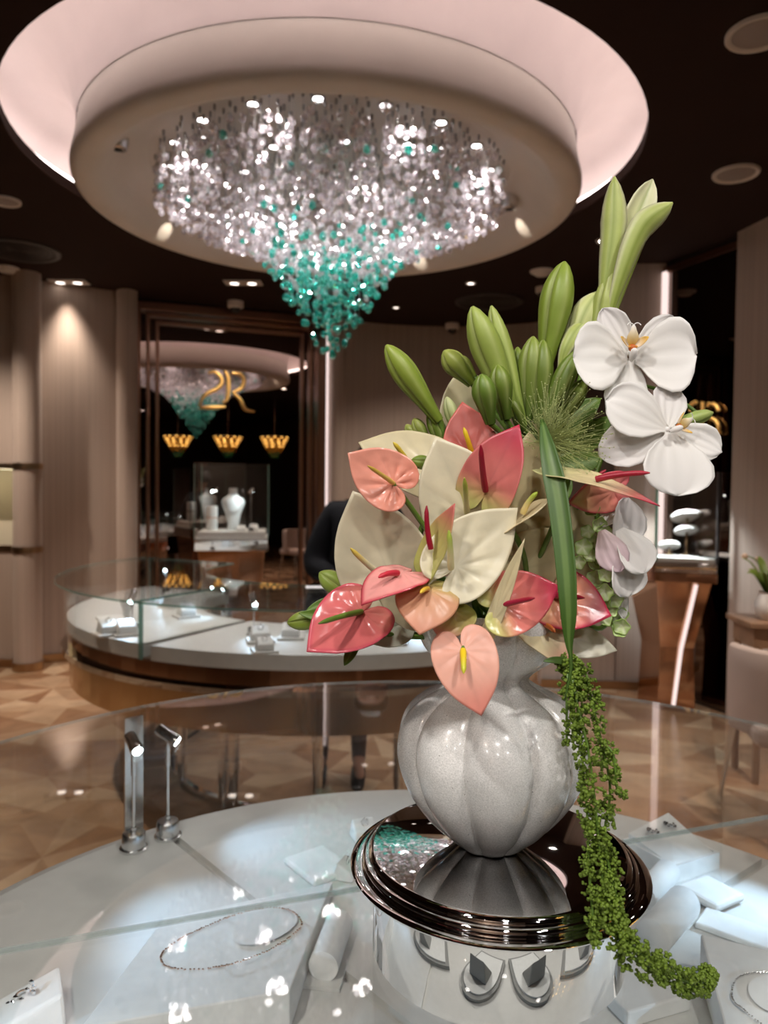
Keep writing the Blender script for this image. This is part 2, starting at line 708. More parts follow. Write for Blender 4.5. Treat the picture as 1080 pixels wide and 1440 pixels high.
M_dark = pm('dark_brown_panel', lin((58, 42, 36)), rough=0.35, noise_amt=0.1, noise_scale=3)
wall('wall_left_side', [(-5.0, -4.1), (-5.0, 5.95)], mat=M_dark)
wall('wall_behind', [(1.2, -4.1), (-5.0, -4.1)])
wall('wall_behind_dark', [(5.0, -4.1), (1.2, -4.1)], mat=M_dark)
wall('wall_right_side', [(5.0, 3.5), (5.0, -4.1)], mat=M_dark)
# left wall with a lit niche
NI0, NI1 = 0.97, 1.60
wall('wall_left_low', [(-5.0, 5.92), (-2.80, 5.92)], 0, NI0)
wall('wall_left_high', [(-5.0, 5.92), (-2.80, 5.92)], NI1, CEIL)
wall('wall_left_pier', [(-2.93, 5.92), (-2.80, 5.92)], NI0, NI1, th=0.35)
M_niche = pm('niche_lining', (0.72, 0.66, 0.52), rough=0.5)
wall('wall_left_niche', [(-5.0, 6.25), (-2.93, 6.25)], NI0 - .02, NI1 + .02, mat=M_niche)
b = MB(); b.box((-3.6, 5.99, NI1 - 0.012), (1.3, 0.03, 0.02))
o = b.build('niche_light_bar', emat('warm_led', (1.0, 0.86, 0.55), 9))
tag(o, 'warm light bar along the top of the wall niche', 'light strip')
# recessed wall panel, mirror wall, curved rear wall
wall('wall_left_panel', [(-2.86, 6.02), (-2.20, 6.42)])
b = MB(); b.box((-2.81, 5.96, CEIL / 2), (0.06, 0.2, CEIL)); struct(b.build('wall_left_return', M_wall))


def halfcol(name, c, r, z0=0, z1=CEIL, mat=M_wall):
    b = MB(); b.lathe([(r, z0), (r, z1)], (c[0], c[1], 0), n=32)
    return struct(b.build(name, mat))


halfcol('pillar_left', (-2.80, 5.86), 0.105)
halfcol('pillar_by_mirror', (-2.19, 6.36), 0.085)
M_skirt = pm('bronze_skirting', (0.45, 0.31, 0.19), rough=0.3, metal=1.0)
for nm, z, h in (('trim_1', 0.95, 0.045), ('trim_2', 1.60, 0.045), ('trim_3', 0.03, 0.07)):
    b = MB(); b.lathe([(0.108, z - h / 2), (0.116, z - h / 2), (0.116, z + h / 2), (0.108, z + h / 2)], (-2.80, 5.86, 0), n=32)
    b.box((-3.95, 5.915, z), (2.1, 0.018, h))
    struct(b.build(nm, M_skirt))
d = (Vector((-2.20, 6.42)) - Vector((-2.86, 6.02)))
b = MB(); b.box((-2.53, 6.21, 0.035), (d.length, 0.03, 0.07), rz=math.atan2(d.y, d.x)); struct(b.build('baseboard_left', M_skirt))

MA = Vector((-2.26, 6.674)); MBb = Vector((-0.60, 7.278))
md = (MBb - MA).normalized(); mn = Vector((md.y, -md.x))     # mn points into the room
wall('wall_mirror_back', [(-2.42, 6.62), (-0.45, 7.335)], th=0.1, mat=M_dark)
mlen = (MBb - MA).length
mang = math.atan2(md.y, md.x)


def mbox(b, t0, t1, z0, z1, d0, d1):
    c = MA + md * ((t0 + t1) / 2) + mn * ((d0 + d1) / 2)
    b.box((c.x, c.y, (z0 + z1) / 2), (t1 - t0, abs(d1 - d0), z1 - z0), rz=mang)


mir = thing('framed_mirror', 'tall bronze tinted mirror with stepped bronze frame behind the ring counter', 'mirror', (*(MA + md * mlen / 2), 0))
b = MB(); mbox(b, 0.0, mlen, 0.02, 3.08, 0.0, 0.012); b.build('mirror_pane', M_mirror, mir)
for (i0, w, d1) in ((0.0, 0.075, 0.10), (0.125, 0.03, 0.075), (0.205, 0.03, 0.05)):
    b = MB()
    top = 3.085 - i0 * 0.75
    mbox(b, i0, i0 + w, 0.02, top, 0.0, d1)
    mbox(b, mlen - i0 - w, mlen - i0, 0.02, top, 0.0, d1)
    mbox(b, i0 + w, mlen - i0 - w, top - w, top, 0.0, d1)
    b.build('frame_band', M_bronze_satin, mir, bevel=0.004)
# led strip right of mirror and pilaster
c = MA + md * (mlen + 0.025) + mn * 0.03
b = MB(); b.box((c.x, c.y, 1.55), (0.028, 0.03, 3.06), rz=mang)
tag(b.build('led_strip', M_led), 'tall pinkish light strip along the edge of the stepped bronze mirror', 'light strip')
c = MA + md * (mlen + 0.14)
halfcol('pillar_rear', (c.x, c.y), 0.085)
pts = []
for k in range(17):
    t = k / 16
    x = -0.42 + 1.95 * t
    pts.append((x, 7.34 + 0.26 * math.sin(PI * t) ** 0.8))
wall('wall_rear', pts)
wall('wall_rear_dark', [(1.53, 7.34), (1.74, 5.62)], mat=M_dark)
wall('wall_right_pier', [(1.72, 5.47), (2.02, 5.44)], th=0.25)
wall('wall_rear_low', [(1.18, 5.50), (1.71, 5.46)], 0, 0.62, th=0.2)
b = MB(); b.box((1.60, 5.445, 0.03), (0.86, 0.02, 0.06), rz=-0.07); struct(b.build('baseboard_rear', M_skirt))

# right mirror wall
RA = Vector((2.02, 5.44)); RB = Vector((2.315, 4.72))
rd = (RB - RA).normalized(); rn = Vector((rd.y, -rd.x)); rlen = (RB - RA).length; rang = math.atan2(rd.y, rd.x)


def rbox(b, t0, t1, z0, z1, d0, d1):
    c = RA + rd * ((t0 + t1) / 2) + rn * ((d0 + d1) / 2)
    b.box((c.x, c.y, (z0 + z1) / 2), (t1 - t0, abs(d1 - d0), z1 - z0), rz=rang)


wall('wall_right_mirror_back', [RA + rn * -0.005, RB + rn * -0.005], th=0.1, mat=M_dark)
mr_ = thing('side_mirror', 'dark mirror behind the pedestal showcase on the right wall', 'mirror', (*(RA + rd * rlen / 2), 0))
b = MB(); rbox(b, 0.0, rlen + 0.1, 0.02, 3.02, 0.0, 0.012); b.build('mirror_pane', pm('dark_mirror', (0.16, 0.125, 0.11), rough=0.0, metal=1.0), mr_)
b = MB(); rbox(b, 0.0, rlen + 0.1, 3.02, 3.06, 0.0, 0.03); b.build('top_trim', M_bronze_satin, mr_)
b = MB(); rbox(b, 0.0, 0.04, 0.02, 3.03, 0.014, 0.04)
tag(b.build('led_strip', M_led), 'tall pinkish light strip up the near wall pier beside the dark side mirror', 'light strip')
wall('wall_right', [(2.22, 4.78), (2.27, 4.55), (2.42, 3.75), (5.0, 3.45)])
# ------------------------------------------------------------------ ceiling fittings
def ceil_pt(px, py, z=CEIL):
    return G(px, py, z)


def ring_disc(name, c, r, label, cat, mats, group=None, slots=0):
    t = thing(name, label, cat, (c.x, c.y, CEIL - 0.012), group=group)
    b = MB(); b.lathe([(r * 0.8, -0.002), (r * 0.84, -0.008), (r * 0.96, -0.010), (r, -0.004), (r, 0.012)], (c.x, c.y, CEIL - 0.004), n=40)
    b.build('rim', mats[0], t)
    b = MB()
    if slots:
        for k in range(slots):
            ra = r * 0.8 * (k + 0.3) / slots; rb = r * 0.8 * (k + 0.85) / slots
            b.lathe([(ra, -0.002), (ra, -0.007), (rb, -0.007), (rb, -0.002)], (c.x, c.y, CEIL), n=32)
        b.lathe([(0.0, 0.0), (r * 0.82, 0.0)], (c.x, c.y, CEIL - 0.0015), n=32)
    else:
        b.lathe([(0.0, -0.003), (r * 0.55, -0.003), (r * 0.6, -0.0005), (r * 0.82, -0.003)], (c.x, c.y, CEIL - 0.003), n=40)
    b.build('grille', mats[1], t)
    return t


M_spk = pm('speaker_grille', (0.33, 0.29, 0.27), rough=0.6)
for (px, py, r, lab) in ((1035, 243, 0.115, 'round white ceiling speaker above the open lily'),
                         (1068, 45, 0.115, 'round ceiling speaker cut by the upper right of the photo'),
                         (8, 282, 0.085, 'round ceiling speaker at the far left of the big recess')):
    ring_disc('ceiling_speaker', ceil_pt(px, py), r, lab, 'ceiling speaker', (M_white_trim, M_spk), 'ceiling speakers')
M_vent = pm('dark_vent', (0.02, 0.014, 0.012), rough=0.5)
for (px, py, r, lab) in ((28, 352, 0.27, 'round dark air vent in the ceiling left of the recess'),
                         (688, 424, 0.30, 'round dark air vent in the ceiling over the rear wall')):
    ring_disc('ceiling_vent', ceil_pt(px, py), r, lab, 'vent', (M_vent, M_vent), 'dark round vents', slots=5)
for (px, py, lab) in ((762, 381, 'white round smoke detector on the ceiling above the tall lily bud'),
                      (10, 377, 'white round smoke detector above the left pillar')):
    c = ceil_pt(px, py)
    t = thing('smoke_detector', lab, 'smoke detector', (c.x, c.y, CEIL - 0.04))
    b = MB(); b.lathe([(0.0, -0.036), (0.05, -0.034), (0.062, -0.02), (0.066, 0.0)], (c.x, c.y, CEIL), n=32); b.build('body', M_white_trim, t)
    b = MB(); b.lathe([(0.066, -0.012), (0.085, -0.012), (0.09, 0.0)], (c.x, c.y, CEIL), n=32); b.build('base_ring', M_white_trim, t)
# dome cameras
for (px, py, sc_, lab) in ((331, 424, 1.0, 'white dome security camera under the ceiling before the stepped mirror'),
                           (636, 455, 1.0, 'white dome security camera by the rear wall above the lily buds'),
                           (763, 404, 0.8, 'white dome security camera just under the smoke detector')):
    c = ceil_pt(px, py)
    t = thing('dome_camera', lab, 'security camera', (c.x, c.y, CEIL - 0.1), group='dome cameras')
    b = MB(); b.lathe([(0.0, -0.062 * sc_), (0.055 * sc_, -0.062 * sc_), (0.07 * sc_, -0.05 * sc_), (0.072 * sc_, 0.0)], (c.x, c.y, CEIL), n=32); b.build('housing', M_white_trim, t)
    b = MB(); b.lathe([(0.048 * sc_ * math.cos(a), -0.06 * sc_ - 0.045 * sc_ * math.sin(a)) for a in [k * PI / 16 for k in range(9)]], (c.x, c.y, CEIL), n=24)
    b.build('dome', M_black, t)


# small lamps
def downlight(px, py, lab, z=CEIL, r=0.045, twin=False, target=None, power=0, size=60, col=(1, 0.82, 0.68), group=None, mat=None, xy=None, rad=0.03):
    c = G(px, py, z) if xy is None else Vector((xy[0], xy[1], z))
    t = thing('downlight', lab, 'ceiling light', (c.x, c.y, z - 0.012), group=group)
    offs = [(-0.07, 0), (0.07, 0)] if twin else [(0, 0)]
    if twin:
        b = MB(); b.box((c.x, c.y, z - 0.004), (0.30, 0.14, 0.01)); b.build('plate', M_white_trim, t)
    for ox, oy in offs:
        b = MB(); b.lathe([(r * 0.8, -0.007), (r * 1.1, -0.010), (r * 1.25, -0.003), (r * 1.25, 0.006)], (c.x + ox, c.y + oy, z - (0.006 if twin else 0)), n=24); b.build('rim', M_white_trim, t)
        b = MB(); b.lathe([(0, -0.004), (r * 0.82, -0.004)], (c.x + ox, c.y + oy, z - (0.007 if twin else 0)), n=24); b.build('lens', mat or M_lamp_soft, t)
    if power:
        tg = target if target is not None else (c.x, c.y, 0)
        spot('downlight_beam', (c.x, c.y, z - 0.03), tg, power, size, col, rad=rad, parent=t, blend=0.9)
    return t


downlight(97, 396, 'twin downlight washing the taupe wall panel on the left', twin=True, target=(-2.52, 6.12, 0.0), power=100, size=66, rad=0.10, mat=M_lamp_soft)
downlight(342, 397, 'twin downlight in the ceiling before the stepped mirror', twin=True, target=(-1.2, 6.2, 0.6), power=95, size=75)
downlight(850, 338, 'small bright adjustable downlight beside the open lily stem', target=(1.9, 5.0, 1.0), power=30, size=50, mat=M_lamp)
downlight(662, 398, 'small downlight in the ceiling right of the recess, before the curved rear wall', r=0.035, target=(0.5, 7.0, 0.6), power=120, size=95)
downlight(557, 432, 'small dim downlight near the tip of the chandelier', r=0.03, group='dim rear downlights')
downlight(519, 430, 'small dim downlight closest to the chandelier tip', r=0.03, group='dim rear downlights')
# downlights out of view behind and beside the viewer, some added as fill
downlight(0, 0, 'downlight over the near round case, above the viewer', xy=(-0.75, -0.35), target=(0.08, 0.66, 1.15), power=92, size=62, col=(1, 0.95, 0.90), mat=M_lamp, rad=0.06)
downlight(0, 0, 'downlight over the near round case, right of the viewer', xy=(0.95, -0.30), target=(0.18, 0.66, 1.15), power=84, size=62, col=(1, 0.95, 0.90), mat=M_lamp, rad=0.06)
downlight(0, 0, 'downlight high behind the viewer, midway between the two over the case', xy=(0.1, -1.2), target=(0.12, 0.66, 1.1), power=64, size=55, col=(1, 0.95, 0.91), mat=M_lamp, rad=0.08)
for (x_, y_, lab_) in ((-1.7, -2.4, 'added fill lamp far behind the viewer, on the side of the tinted mirror'), (1.6, -2.6, 'added fill lamp far behind the viewer, on the side of the gold chandeliers'), (0.0, -3.3, 'added fill lamp farthest behind the viewer by the rear wall of the room')):  # added unseen lamps, soft frontal fill for flowers and vase
    downlight(0, 0, lab_, xy=(x_, y_), target=(0.10, 0.68, 1.12), power=70, size=34, col=(1, 0.96, 0.92), mat=M_lamp, rad=0.10)
downlight(0, 0, 'downlight behind the viewer near the entrance', xy=(-1.3, -1.2), target=(-0.2, 0.8, 1.2), power=34, size=60, mat=M_lamp)
downlight(0, 0, 'downlight over the floor on the right of the near case', xy=(1.9, 2.6), power=150, size=95, mat=M_lamp)
downlight(0, 0, 'downlight over the floor left of the near case', xy=(-2.4, 3.2), power=210, size=95, mat=M_lamp)

downlight(0, 0, 'added unseen downlight brightening the left pillar and wall', xy=(-3.3, 4.7), target=(-3.0, 5.7, 0.8), power=170, size=80, mat=M_lamp)  # added out of view to brighten the left pillar and wall
downlight(0, 0, 'downlight over the chair and side table', xy=(2.2, 3.1), target=(1.8, 3.5, .5), power=80, size=70, mat=M_lamp)
downlight(0, 0, 'added downlight brightening the light part of the wall behind the viewer', xy=(-1.2, -3.3), target=(-1.2, -4.1, 1.2), power=150, size=110, mat=M_lamp)  # added so the chrome mirrors a lit wall

# lamps set in the dish
dish_l = []
M_dl = emat('dish_lamp_lens', (1.0, 0.93, 0.92), 10)
for ring, (rr, cnt, off) in enumerate(((0.80, 18, 0.0), (0.44, 8, 0.2))):
    for k in range(cnt):
        a = -PI / 2 + 2 * PI * k / cnt + off
        x, y = CX + rr * math.cos(a), CY + rr * math.sin(a)
        if not dish_l:
            t = thing('dish_downlight', 'small bright lamp set in the plaster dish among the crystal wires', 'ceiling light', (0, 0, 0), group='lamps in the plaster dish')
            b = MB(); b.lathe([(0.021, -0.006), (0.029, -0.009), (0.035, -0.002), (0.035, 0.004)], n=24); b.build('rim', M_chrome, t)
            b = MB(); b.lathe([(0, -0.005), (0.022, -0.005)], n=20); b.build('lens', M_dl, t)
            proto = t
            t.location = (x, y, 3.035)
        else:
            t = dup(proto, (x, y, 3.035))
        dish_l.append(t)
for k in range(14):
    r_, m_ = (0.80, 9) if k < 9 else (0.36, 5)
    a = 2 * PI * k / m_ + 0.3
    spot('dish_lamp_beam', (CX + r_ * math.cos(a), CY + r_ * math.sin(a), 3.02), (CX + r_ * .7 * math.cos(a), CY + r_ * .7 * math.sin(a), 0.8), (24 if k < 9 else 40), 125, (1, 0.93, 0.91), rad=0.05, blend=0.8)
for (px, py, tx) in ((165, 201, (-0.7, 0.35)), (716, 287, (0.95, 0.15))):
    c = G(px, py, 2.99)
    t = thing('dish_spotlight', 'small unlit black eyeball spot in the %s of the plaster dish' % ('left' if px < 400 else 'right'), 'ceiling light', (c.x, c.y, 2.96))
    b = MB(); b.lathe([(0.02, -0.03), (0.04, -0.026), (0.05, 0.0), (0.05, 0.06)], (c.x, c.y, 2.99), n=20); b.build('ring', M_steel, t)
    b = MB(); b.lathe([(0, -0.024), (0.034, -0.024)], (c.x, c.y, 2.99), n=20); b.build('lens', M_black, t)
# three beams that graze the far rim of the dish
for a in (R(18), R(63), R(155)):
    p = Vector((CX + 0.93 * math.cos(a), CY + 0.93 * math.sin(a), 2.90))
    q = Vector((CX + 1.10 * math.cos(a), CY + 1.10 * math.sin(a), 2.925))
    spot('dish_rim_beam', p, q, 1.5, 34, (1, 0.86, 0.7), rad=0.01, blend=0.3)

# ------------------------------------------------------------------ crystal chandelier
ch = thing('crystal_chandelier', 'huge cone of hanging clear and teal crystals in the round ceiling recess', 'chandelier', (CX, CY, 2.13))
PROF = [(0, 2.13), (0.05, 2.165), (0.12, 2.29), (0.23, 2.43), (0.30, 2.545), (0.42, 2.68), (0.65, 2.79), (0.80, 2.84), (0.89, 2.87)]
b = MB(); b.lathe([(0.0, 3.034), (0.90, 3.034), (0.905, 3.042)], (CX, CY, 0), n=64); b.build('ceiling_plate', M_dish, ch)
wires = MB(); ferr = MB()
stones = []
rr = 0.03
while rr < 0.89:
    nn = max(3, int(2 * PI * rr / 0.062))
    off = random.random() * 6
    for k in range(nn):
        a = off + 2 * PI * k / nn + random.uniform(-0.03, 0.03) / max(rr, 0.1)
        r = rr + random.uniform(-0.018, 0.018)
        x, y = CX + r * math.cos(a), CY + r * math.sin(a)
        zb = interp(PROF, r) + random.uniform(-0.012, 0.02)
        wires.tube([(x, y, 3.034), (x, y, zb)], 0.0009, n=3, cap=False)
        ferr.lathe([(0.006, 0.0), (0.006, -0.022), (0.0, -0.024)], (x, y, 3.034), n=6)
        z = zb
        cnt = 1 + (random.random() < 0.9) + (1 if r < 0.45 else 0) + (2 if r < 0.28 else 0) + (2 if r < 0.14 else 0)
        for j in range(cnt):
            pt = 0.035 + 0.93 * (1 - sstep(z, 2.44, 2.77))
            stones.append((Vector((x + random.uniform(-.006, .006), y + random.uniform(-.006, .006), z)), random.random() < pt))
            z += random.uniform(0.055, 0.10)
            if z > 2.985:
                break
    rr += 0.052
for k in range(2):
    stones.append((Vector((CX + (0.012 if k else -0.02), CY - 0.02, 2.135 + 0.03 * (1 - k))), True))
stuff(wires.build('wires', M_wire, ch))
stuff(ferr.build('wire_ferrules', M_wire, ch))
stones.sort(key=lambda s: (s[0] - CAM).length)


def stone(b, p, teal):
    if teal:
        s = random.uniform(0.0145, 0.020)
        b.ball(p, s, 1, (1, 1, random.uniform(1.0, 1.25)), flat=True, rot=Matrix.Rotation(random.random() * 6, 3, 'Z'), jitter=0.07)
    else:
        s = random.uniform(0.0160, 0.0215)
        b.ball(p, s, 1, (1, 1, random.uniform(1.0, 1.4)), flat=True, rot=Matrix.Rotation(random.random() * 6, 3, 'Z') @ Matrix.Rotation(random.uniform(-.3, .3), 3, 'X'), jitter=0.08)


restc, restt = MB(), MB()
nc = nt_ = 0
for p, teal in stones:
    if teal and nt_ < 100:
        nt_ += 1
        b = MB(); stone(b, p, True); b.build('teal_crystal', M_teal, ch)
    elif (not teal) and nc < 100:
        nc += 1
        b = MB(); stone(b, p, False); b.build('clear_crystal', M_crystal, ch)
    else:
        stone(restt if teal else restc, p, teal)
stuff(restc.build('clear_crystals', M_crystal, ch))
stuff(restt.build('teal_crystals', M_teal, ch))

# three small gold chandeliers behind the viewer, seen in the big mirror
M_goldglow = emat('warm_chandelier_bulb', (1.0, 0.66, 0.18), 7.5)
M_goldcrys = crystalmat('amber_crystal', (1.0, 0.82, 0.45), (0.85, 0.62, 0.22))
g0 = thing('gold_chandelier', 'small glowing gold crystal chandelier, first of three seen in the stepped mirror', 'chandelier', (0, 0, 0), group='gold chandeliers in the mirror')
b = MB(); b.lathe([(0.0, 0.30), (0.25, 0.30), (0.26, 0.28), (0.25, 0.26), (0.0, 0.26)], n=32); b.tube([(0, 0, 0.30), (0, 0, 0.98)], 0.012); b.build('frame', M_brass, g0)
b = MB(); random.seed(5)
gb = MB(); gt = MB()
for lay in range(7):
    r = 0.24 * (1 - lay / 8.0) ; z = 0.24 - lay * 0.055
    nn = max(4, int(2 * PI * r / 0.06))
    for k in range(nn):
        a = 2 * PI * k / nn + lay
        q = (r * math.cos(a), r * math.sin(a), z)
        (gb if lay < 5 else gt).ball(q, 0.03, 1, flat=True)
    if lay < 4:
        for k in range(max(4, nn // 2)):
            a = 2 * PI * k / max(4, nn // 2) + lay * .5
            b.ball((r * 1.02 * math.cos(a), r * 1.02 * math.sin(a), z + 0.028), 0.017, 1)
b.build('bulbs', M_goldglow, g0); gb.build('amber_drops', M_goldcrys, g0); gt.build('green_drops', M_teal, g0)
g0.location = (1.18, 0.10, 2.12)
dup(g0, (1.89, 0.70, 2.12), label='small glowing gold crystal chandelier, middle of three seen in the stepped mirror')
dup(g0, (2.55, 1.26, 2.12), label='small glowing gold crystal chandelier, last of three seen in the stepped mirror')
random.seed(21)
# ------------------------------------------------------------------ ring counter under the chandelier
CX2, CY2 = -0.31, 4.06
TF = 0.83       # display surface of the ring counter
A0, A1 = R(152), R(303)          # the ring is open towards the rear and the right
RO, RI = 1.36, 0.64


def sect(a0, a1, ro, ri, n=40):
    out = [(CX2 + ro * math.cos(a0 + (a1 - a0) * k / n), CY2 + ro * math.sin(a0 + (a1 - a0) * k / n)) for k in range(n + 1)]
    inn = [(CX2 + ri * math.cos(a0 + (a1 - a0) * k / n), CY2 + ri * math.sin(a0 + (a1 - a0) * k / n)) for k in range(n, -1, -1)]
    return out + inn


rc = thing('ring_display_counter', 'ring shaped bronze and glass jewellery counter below the crystal chandelier', 'display counter', (CX2, CY2, 0))
b = MB(); b.prism(sect(A0, A1, 1.30, 0.68), 0.70, 0.775); b.build('upper_band', M_bronze, rc)
b = MB(); b.prism(sect(A0, A1, 1.33, 0.65), 0.675, 0.70); b.build('ledge_ring', M_chrome, rc, bevel=0.003)
b = MB(); b.prism(sect(A0, A1, 1.295, 0.69), 0.523, 0.675); b.build('lower_band', M_brass, rc)
AM = R(241)                      # where the two display trays meet
for (a, c_) in ((A0 + .01, AM - 0.012), (AM + 0.03, A1 - .01)):
    b = MB(); b.prism(sect(a, c_, 1.305, 0.67), 0.772, TF); b.build('tray', M_tray, rc, bevel=0.008)
for (a, c_, ri) in ((A0, AM, 0.64), (AM + 0.004, A1, 0.64)):
    b = MB(); b.prism(sect(a, c_, 1.36, ri), GZ - 0.008, GZ, mi=0, side_mi=1); b.build('top_pane', [M_glass_far, M_glass_edge], rc)
for (a, c_) in ((A0, AM), (AM + 0.004, A1)):
    b = MB(); b.prism(sect(a, c_, 1.318, 1.312), 0.772, GZ - 0.008, mi=0); b.build('side_pane', M_glass_far, rc)
    b = MB(); b.prism(sect(a, c_, 0.666, 0.660), 0.772, GZ - 0.008, mi=0); b.build('side_pane', M_glass_far, rc)
for a in (A0, AM, A1):
    b = MB(); c_, s_ = math.cos(a), math.sin(a)
    b.prism([(CX2 + 1.31 * c_ - .003 * s_, CY2 + 1.31 * s_ + .003 * c_), (CX2 + 1.31 * c_ + .003 * s_, CY2 + 1.31 * s_ - .003 * c_),
             (CX2 + .67 * c_ + .003 * s_, CY2 + .67 * s_ - .003 * c_), (CX2 + .67 * c_ - .003 * s_, CY2 + .67 * s_ + .003 * c_)], TF, GZ - 0.008, mi=0, side_mi=0)
    b.build('divider_pane', M_glass_far, rc)
    b = MB(); b.box((CX2 + 1.316 * c_, CY2 + 1.316 * s_, (.772 + GZ - .008) / 2), (0.012, 0.014, GZ - .772 - 0.01), rz=a); b.build('edge_strip', M_glass_edge, rc)
# foot ring and legs
b = MB(); b.prism(sect(A0, A1, 0.815, 0.785), 0.0, 0.03); b.build('foot_ring', M_chrome, rc, bevel=0.004)
for a in (R(158), R(190), R(214), R(239), R(243.5), R(272), R(299)):
    b = MB(); b.tube([(CX2 + 0.8 * math.cos(a), CY2 + 0.8 * math.sin(a), 0.0), (CX2 + 0.8 * math.cos(a), CY2 + 0.8 * math.sin(a), 0.53)], 0.024, n=20)
    b.build('leg', M_chrome, rc)


# small spotlights on stems, used in both counters
M_spothead = pm('polished_spot_head', (0.80, 0.80, 0.80), rough=0.14, metal=1.0)
M_spotlens = emat('spot_lens', (0.78, 0.95, 1.0), 26)


def stem_spot(loc, aim, h, label, group, power, s=1.0, col=(0.50, 0.74, 1.0), size=74):
    x, y, z = loc
    t = thing('stem_spotlight', label, 'spotlight', loc, group=group)
    b = MB(); b.lathe([(0.0, 0.0), (0.026 * s, 0.0), (0.026 * s, 0.005), (0.0215 * s, 0.006), (0.0215 * s, 0.030), (0.0195 * s, 0.033), (0.006, 0.034), (0.0055, 0.042), (0, 0.042)], loc, n=28)
    b.build('foot', M_steel, t)
    hd = Vector((x, y, z + h)); d = (Vector(aim) - hd).normalized()
    b = MB(); b.tube([(x, y, z + 0.035), (x, y, z + h * 0.72)], 0.0032, n=12); b.tube([(x, y, z + h * 0.70), (x, y, z + h * 0.9)], 0.0050, n=12)
    b.tube([(x, y, z + h * 0.89), tuple(hd)], 0.0035, n=10)
    b.build('pole', M_spothead, t)
    L_ = 0.046 * s
    pth = [hd - d * L_ * 0.55, hd - d * L_ * 0.5, hd + d * L_ * 0.2, hd + d * L_ * 0.22, hd + d * L_ * 0.5, hd + d * L_ * 0.5]
    b = MB(); b.tube(pth, [0.009 * s, 0.0115 * s, 0.0115 * s, 0.0125 * s, 0.0125 * s, 0.0095 * s], n=24)
    hb = b.build('head', M_spothead, t)
    b = MB(); b.tube([hd + d * L_ * 0.48, hd + d * (L_ * 0.5 + 0.0006)], 0.0092 * s, n=20); b.build('lens', M_spotlens, t)
    if power:
        spot('spotlight_beam', hd + d * (L_ * 0.5 + 0.004), aim, power, size, col, rad=0.006, parent=t, blend=0.9)
    return t


def ctr(px, py, z=TF):
    return G(px, py, z)


M_orb = pm('frosted_glass', (0.8, 0.85, 0.86), rough=0.2, trans=0.4)
far_spots = [(186, 893, 187, 797, 'third'), (358, 898, 357, 833, ''), (196, 905, 0, 0, '')]
c1 = ctr(186, 888); c2 = ctr(357, 893); c4 = ctr(318, 866)
stem_spot(tuple(c1), (c1.x - 0.02, c1.y - 0.13, TF), 0.15, 'bright stem spotlight by the ring boxes on the left of the ring counter', 'ring counter spotlights', 3.0, 1.2)
stem_spot(tuple(c2), (c2.x + 0.06, c2.y - 0.14, TF), 0.15, 'bright stem spotlight beside the ring boxes nearest the pink anthurium', 'ring counter spotlights', 3.0, 1.2)
stem_spot(tuple(c4), (c4.x - 0.15, c4.y - 0.10, TF), 0.145, 'stem spotlight on the ring counter just left of the pane joint', 'ring counter spotlights', 2.0, 1.1)
c6 = ctr(600, 895)
stem_spot((c6.x, c6.y + 0.1, TF), (c6.x - 0.1, c6.y - 0.05, TF), 0.15, 'stem spotlight on the ring counter hidden behind the vase', 'ring counter spotlights', 3.0, 1.1)
stem_spot((CX2 - 0.95, CY2 + 0.25, TF), (CX2 - 0.9, CY2 - 0.1, TF), 0.15, 'stem spotlight at the rear bend of the ring counter', 'ring counter spotlights', 3.0, 1.1)


# jewellery on the ring counter
def ring_block(c, rz, label, cat='ring stand', s=1.0, group=None, mat=M_velvet, ringmat=M_silver, base=True, ringon=True):
    """a slanted velvet block with a ring standing in its slot"""
    t = thing('ring_stand', label, cat, tuple(c), rz, group=group)
    M = Matrix.Translation(Vector(c)) @ Matrix.Rotation(rz, 4, 'Z')

    def q(x, y, z):
        return M @ Vector((x * s, y * s, z * s))
    z0 = 0.0
    if base:
        b = MB(); b.box(None, (0.11 * s, 0.10 * s, 0.012 * s), M=M @ Matrix.Translation((0, 0, 0.006 * s))); b.build('base_plate', M_tray, t, bevel=0.003)
        z0 = 0.012
    b = MB()
    b.hexa([q(-.04, -.035, z0), q(.04, -.035, z0), q(.04, .035, z0), q(-.04, .035, z0)], [q(-.037, -.03, z0 + .028), q(.037, -.03, z0 + .028), q(.035, .022, z0 + .055), q(-.035, .022, z0 + .055)])
    b.build('block', mat, t, bevel=0.006 * s)
    if ringon:
        b = MB(); pts = [q(0.011 * math.cos(a), -0.005, z0 + 0.05 + 0.011 * math.sin(a)) for a in [k * 2 * PI / 16 for k in range(17)]]
        b.tube(pts, 0.0016 * s, n=6, cap=False); b.ball(pts[4], 0.004 * s, 1, flat=True); b.build('ring', ringmat, t)
    return t


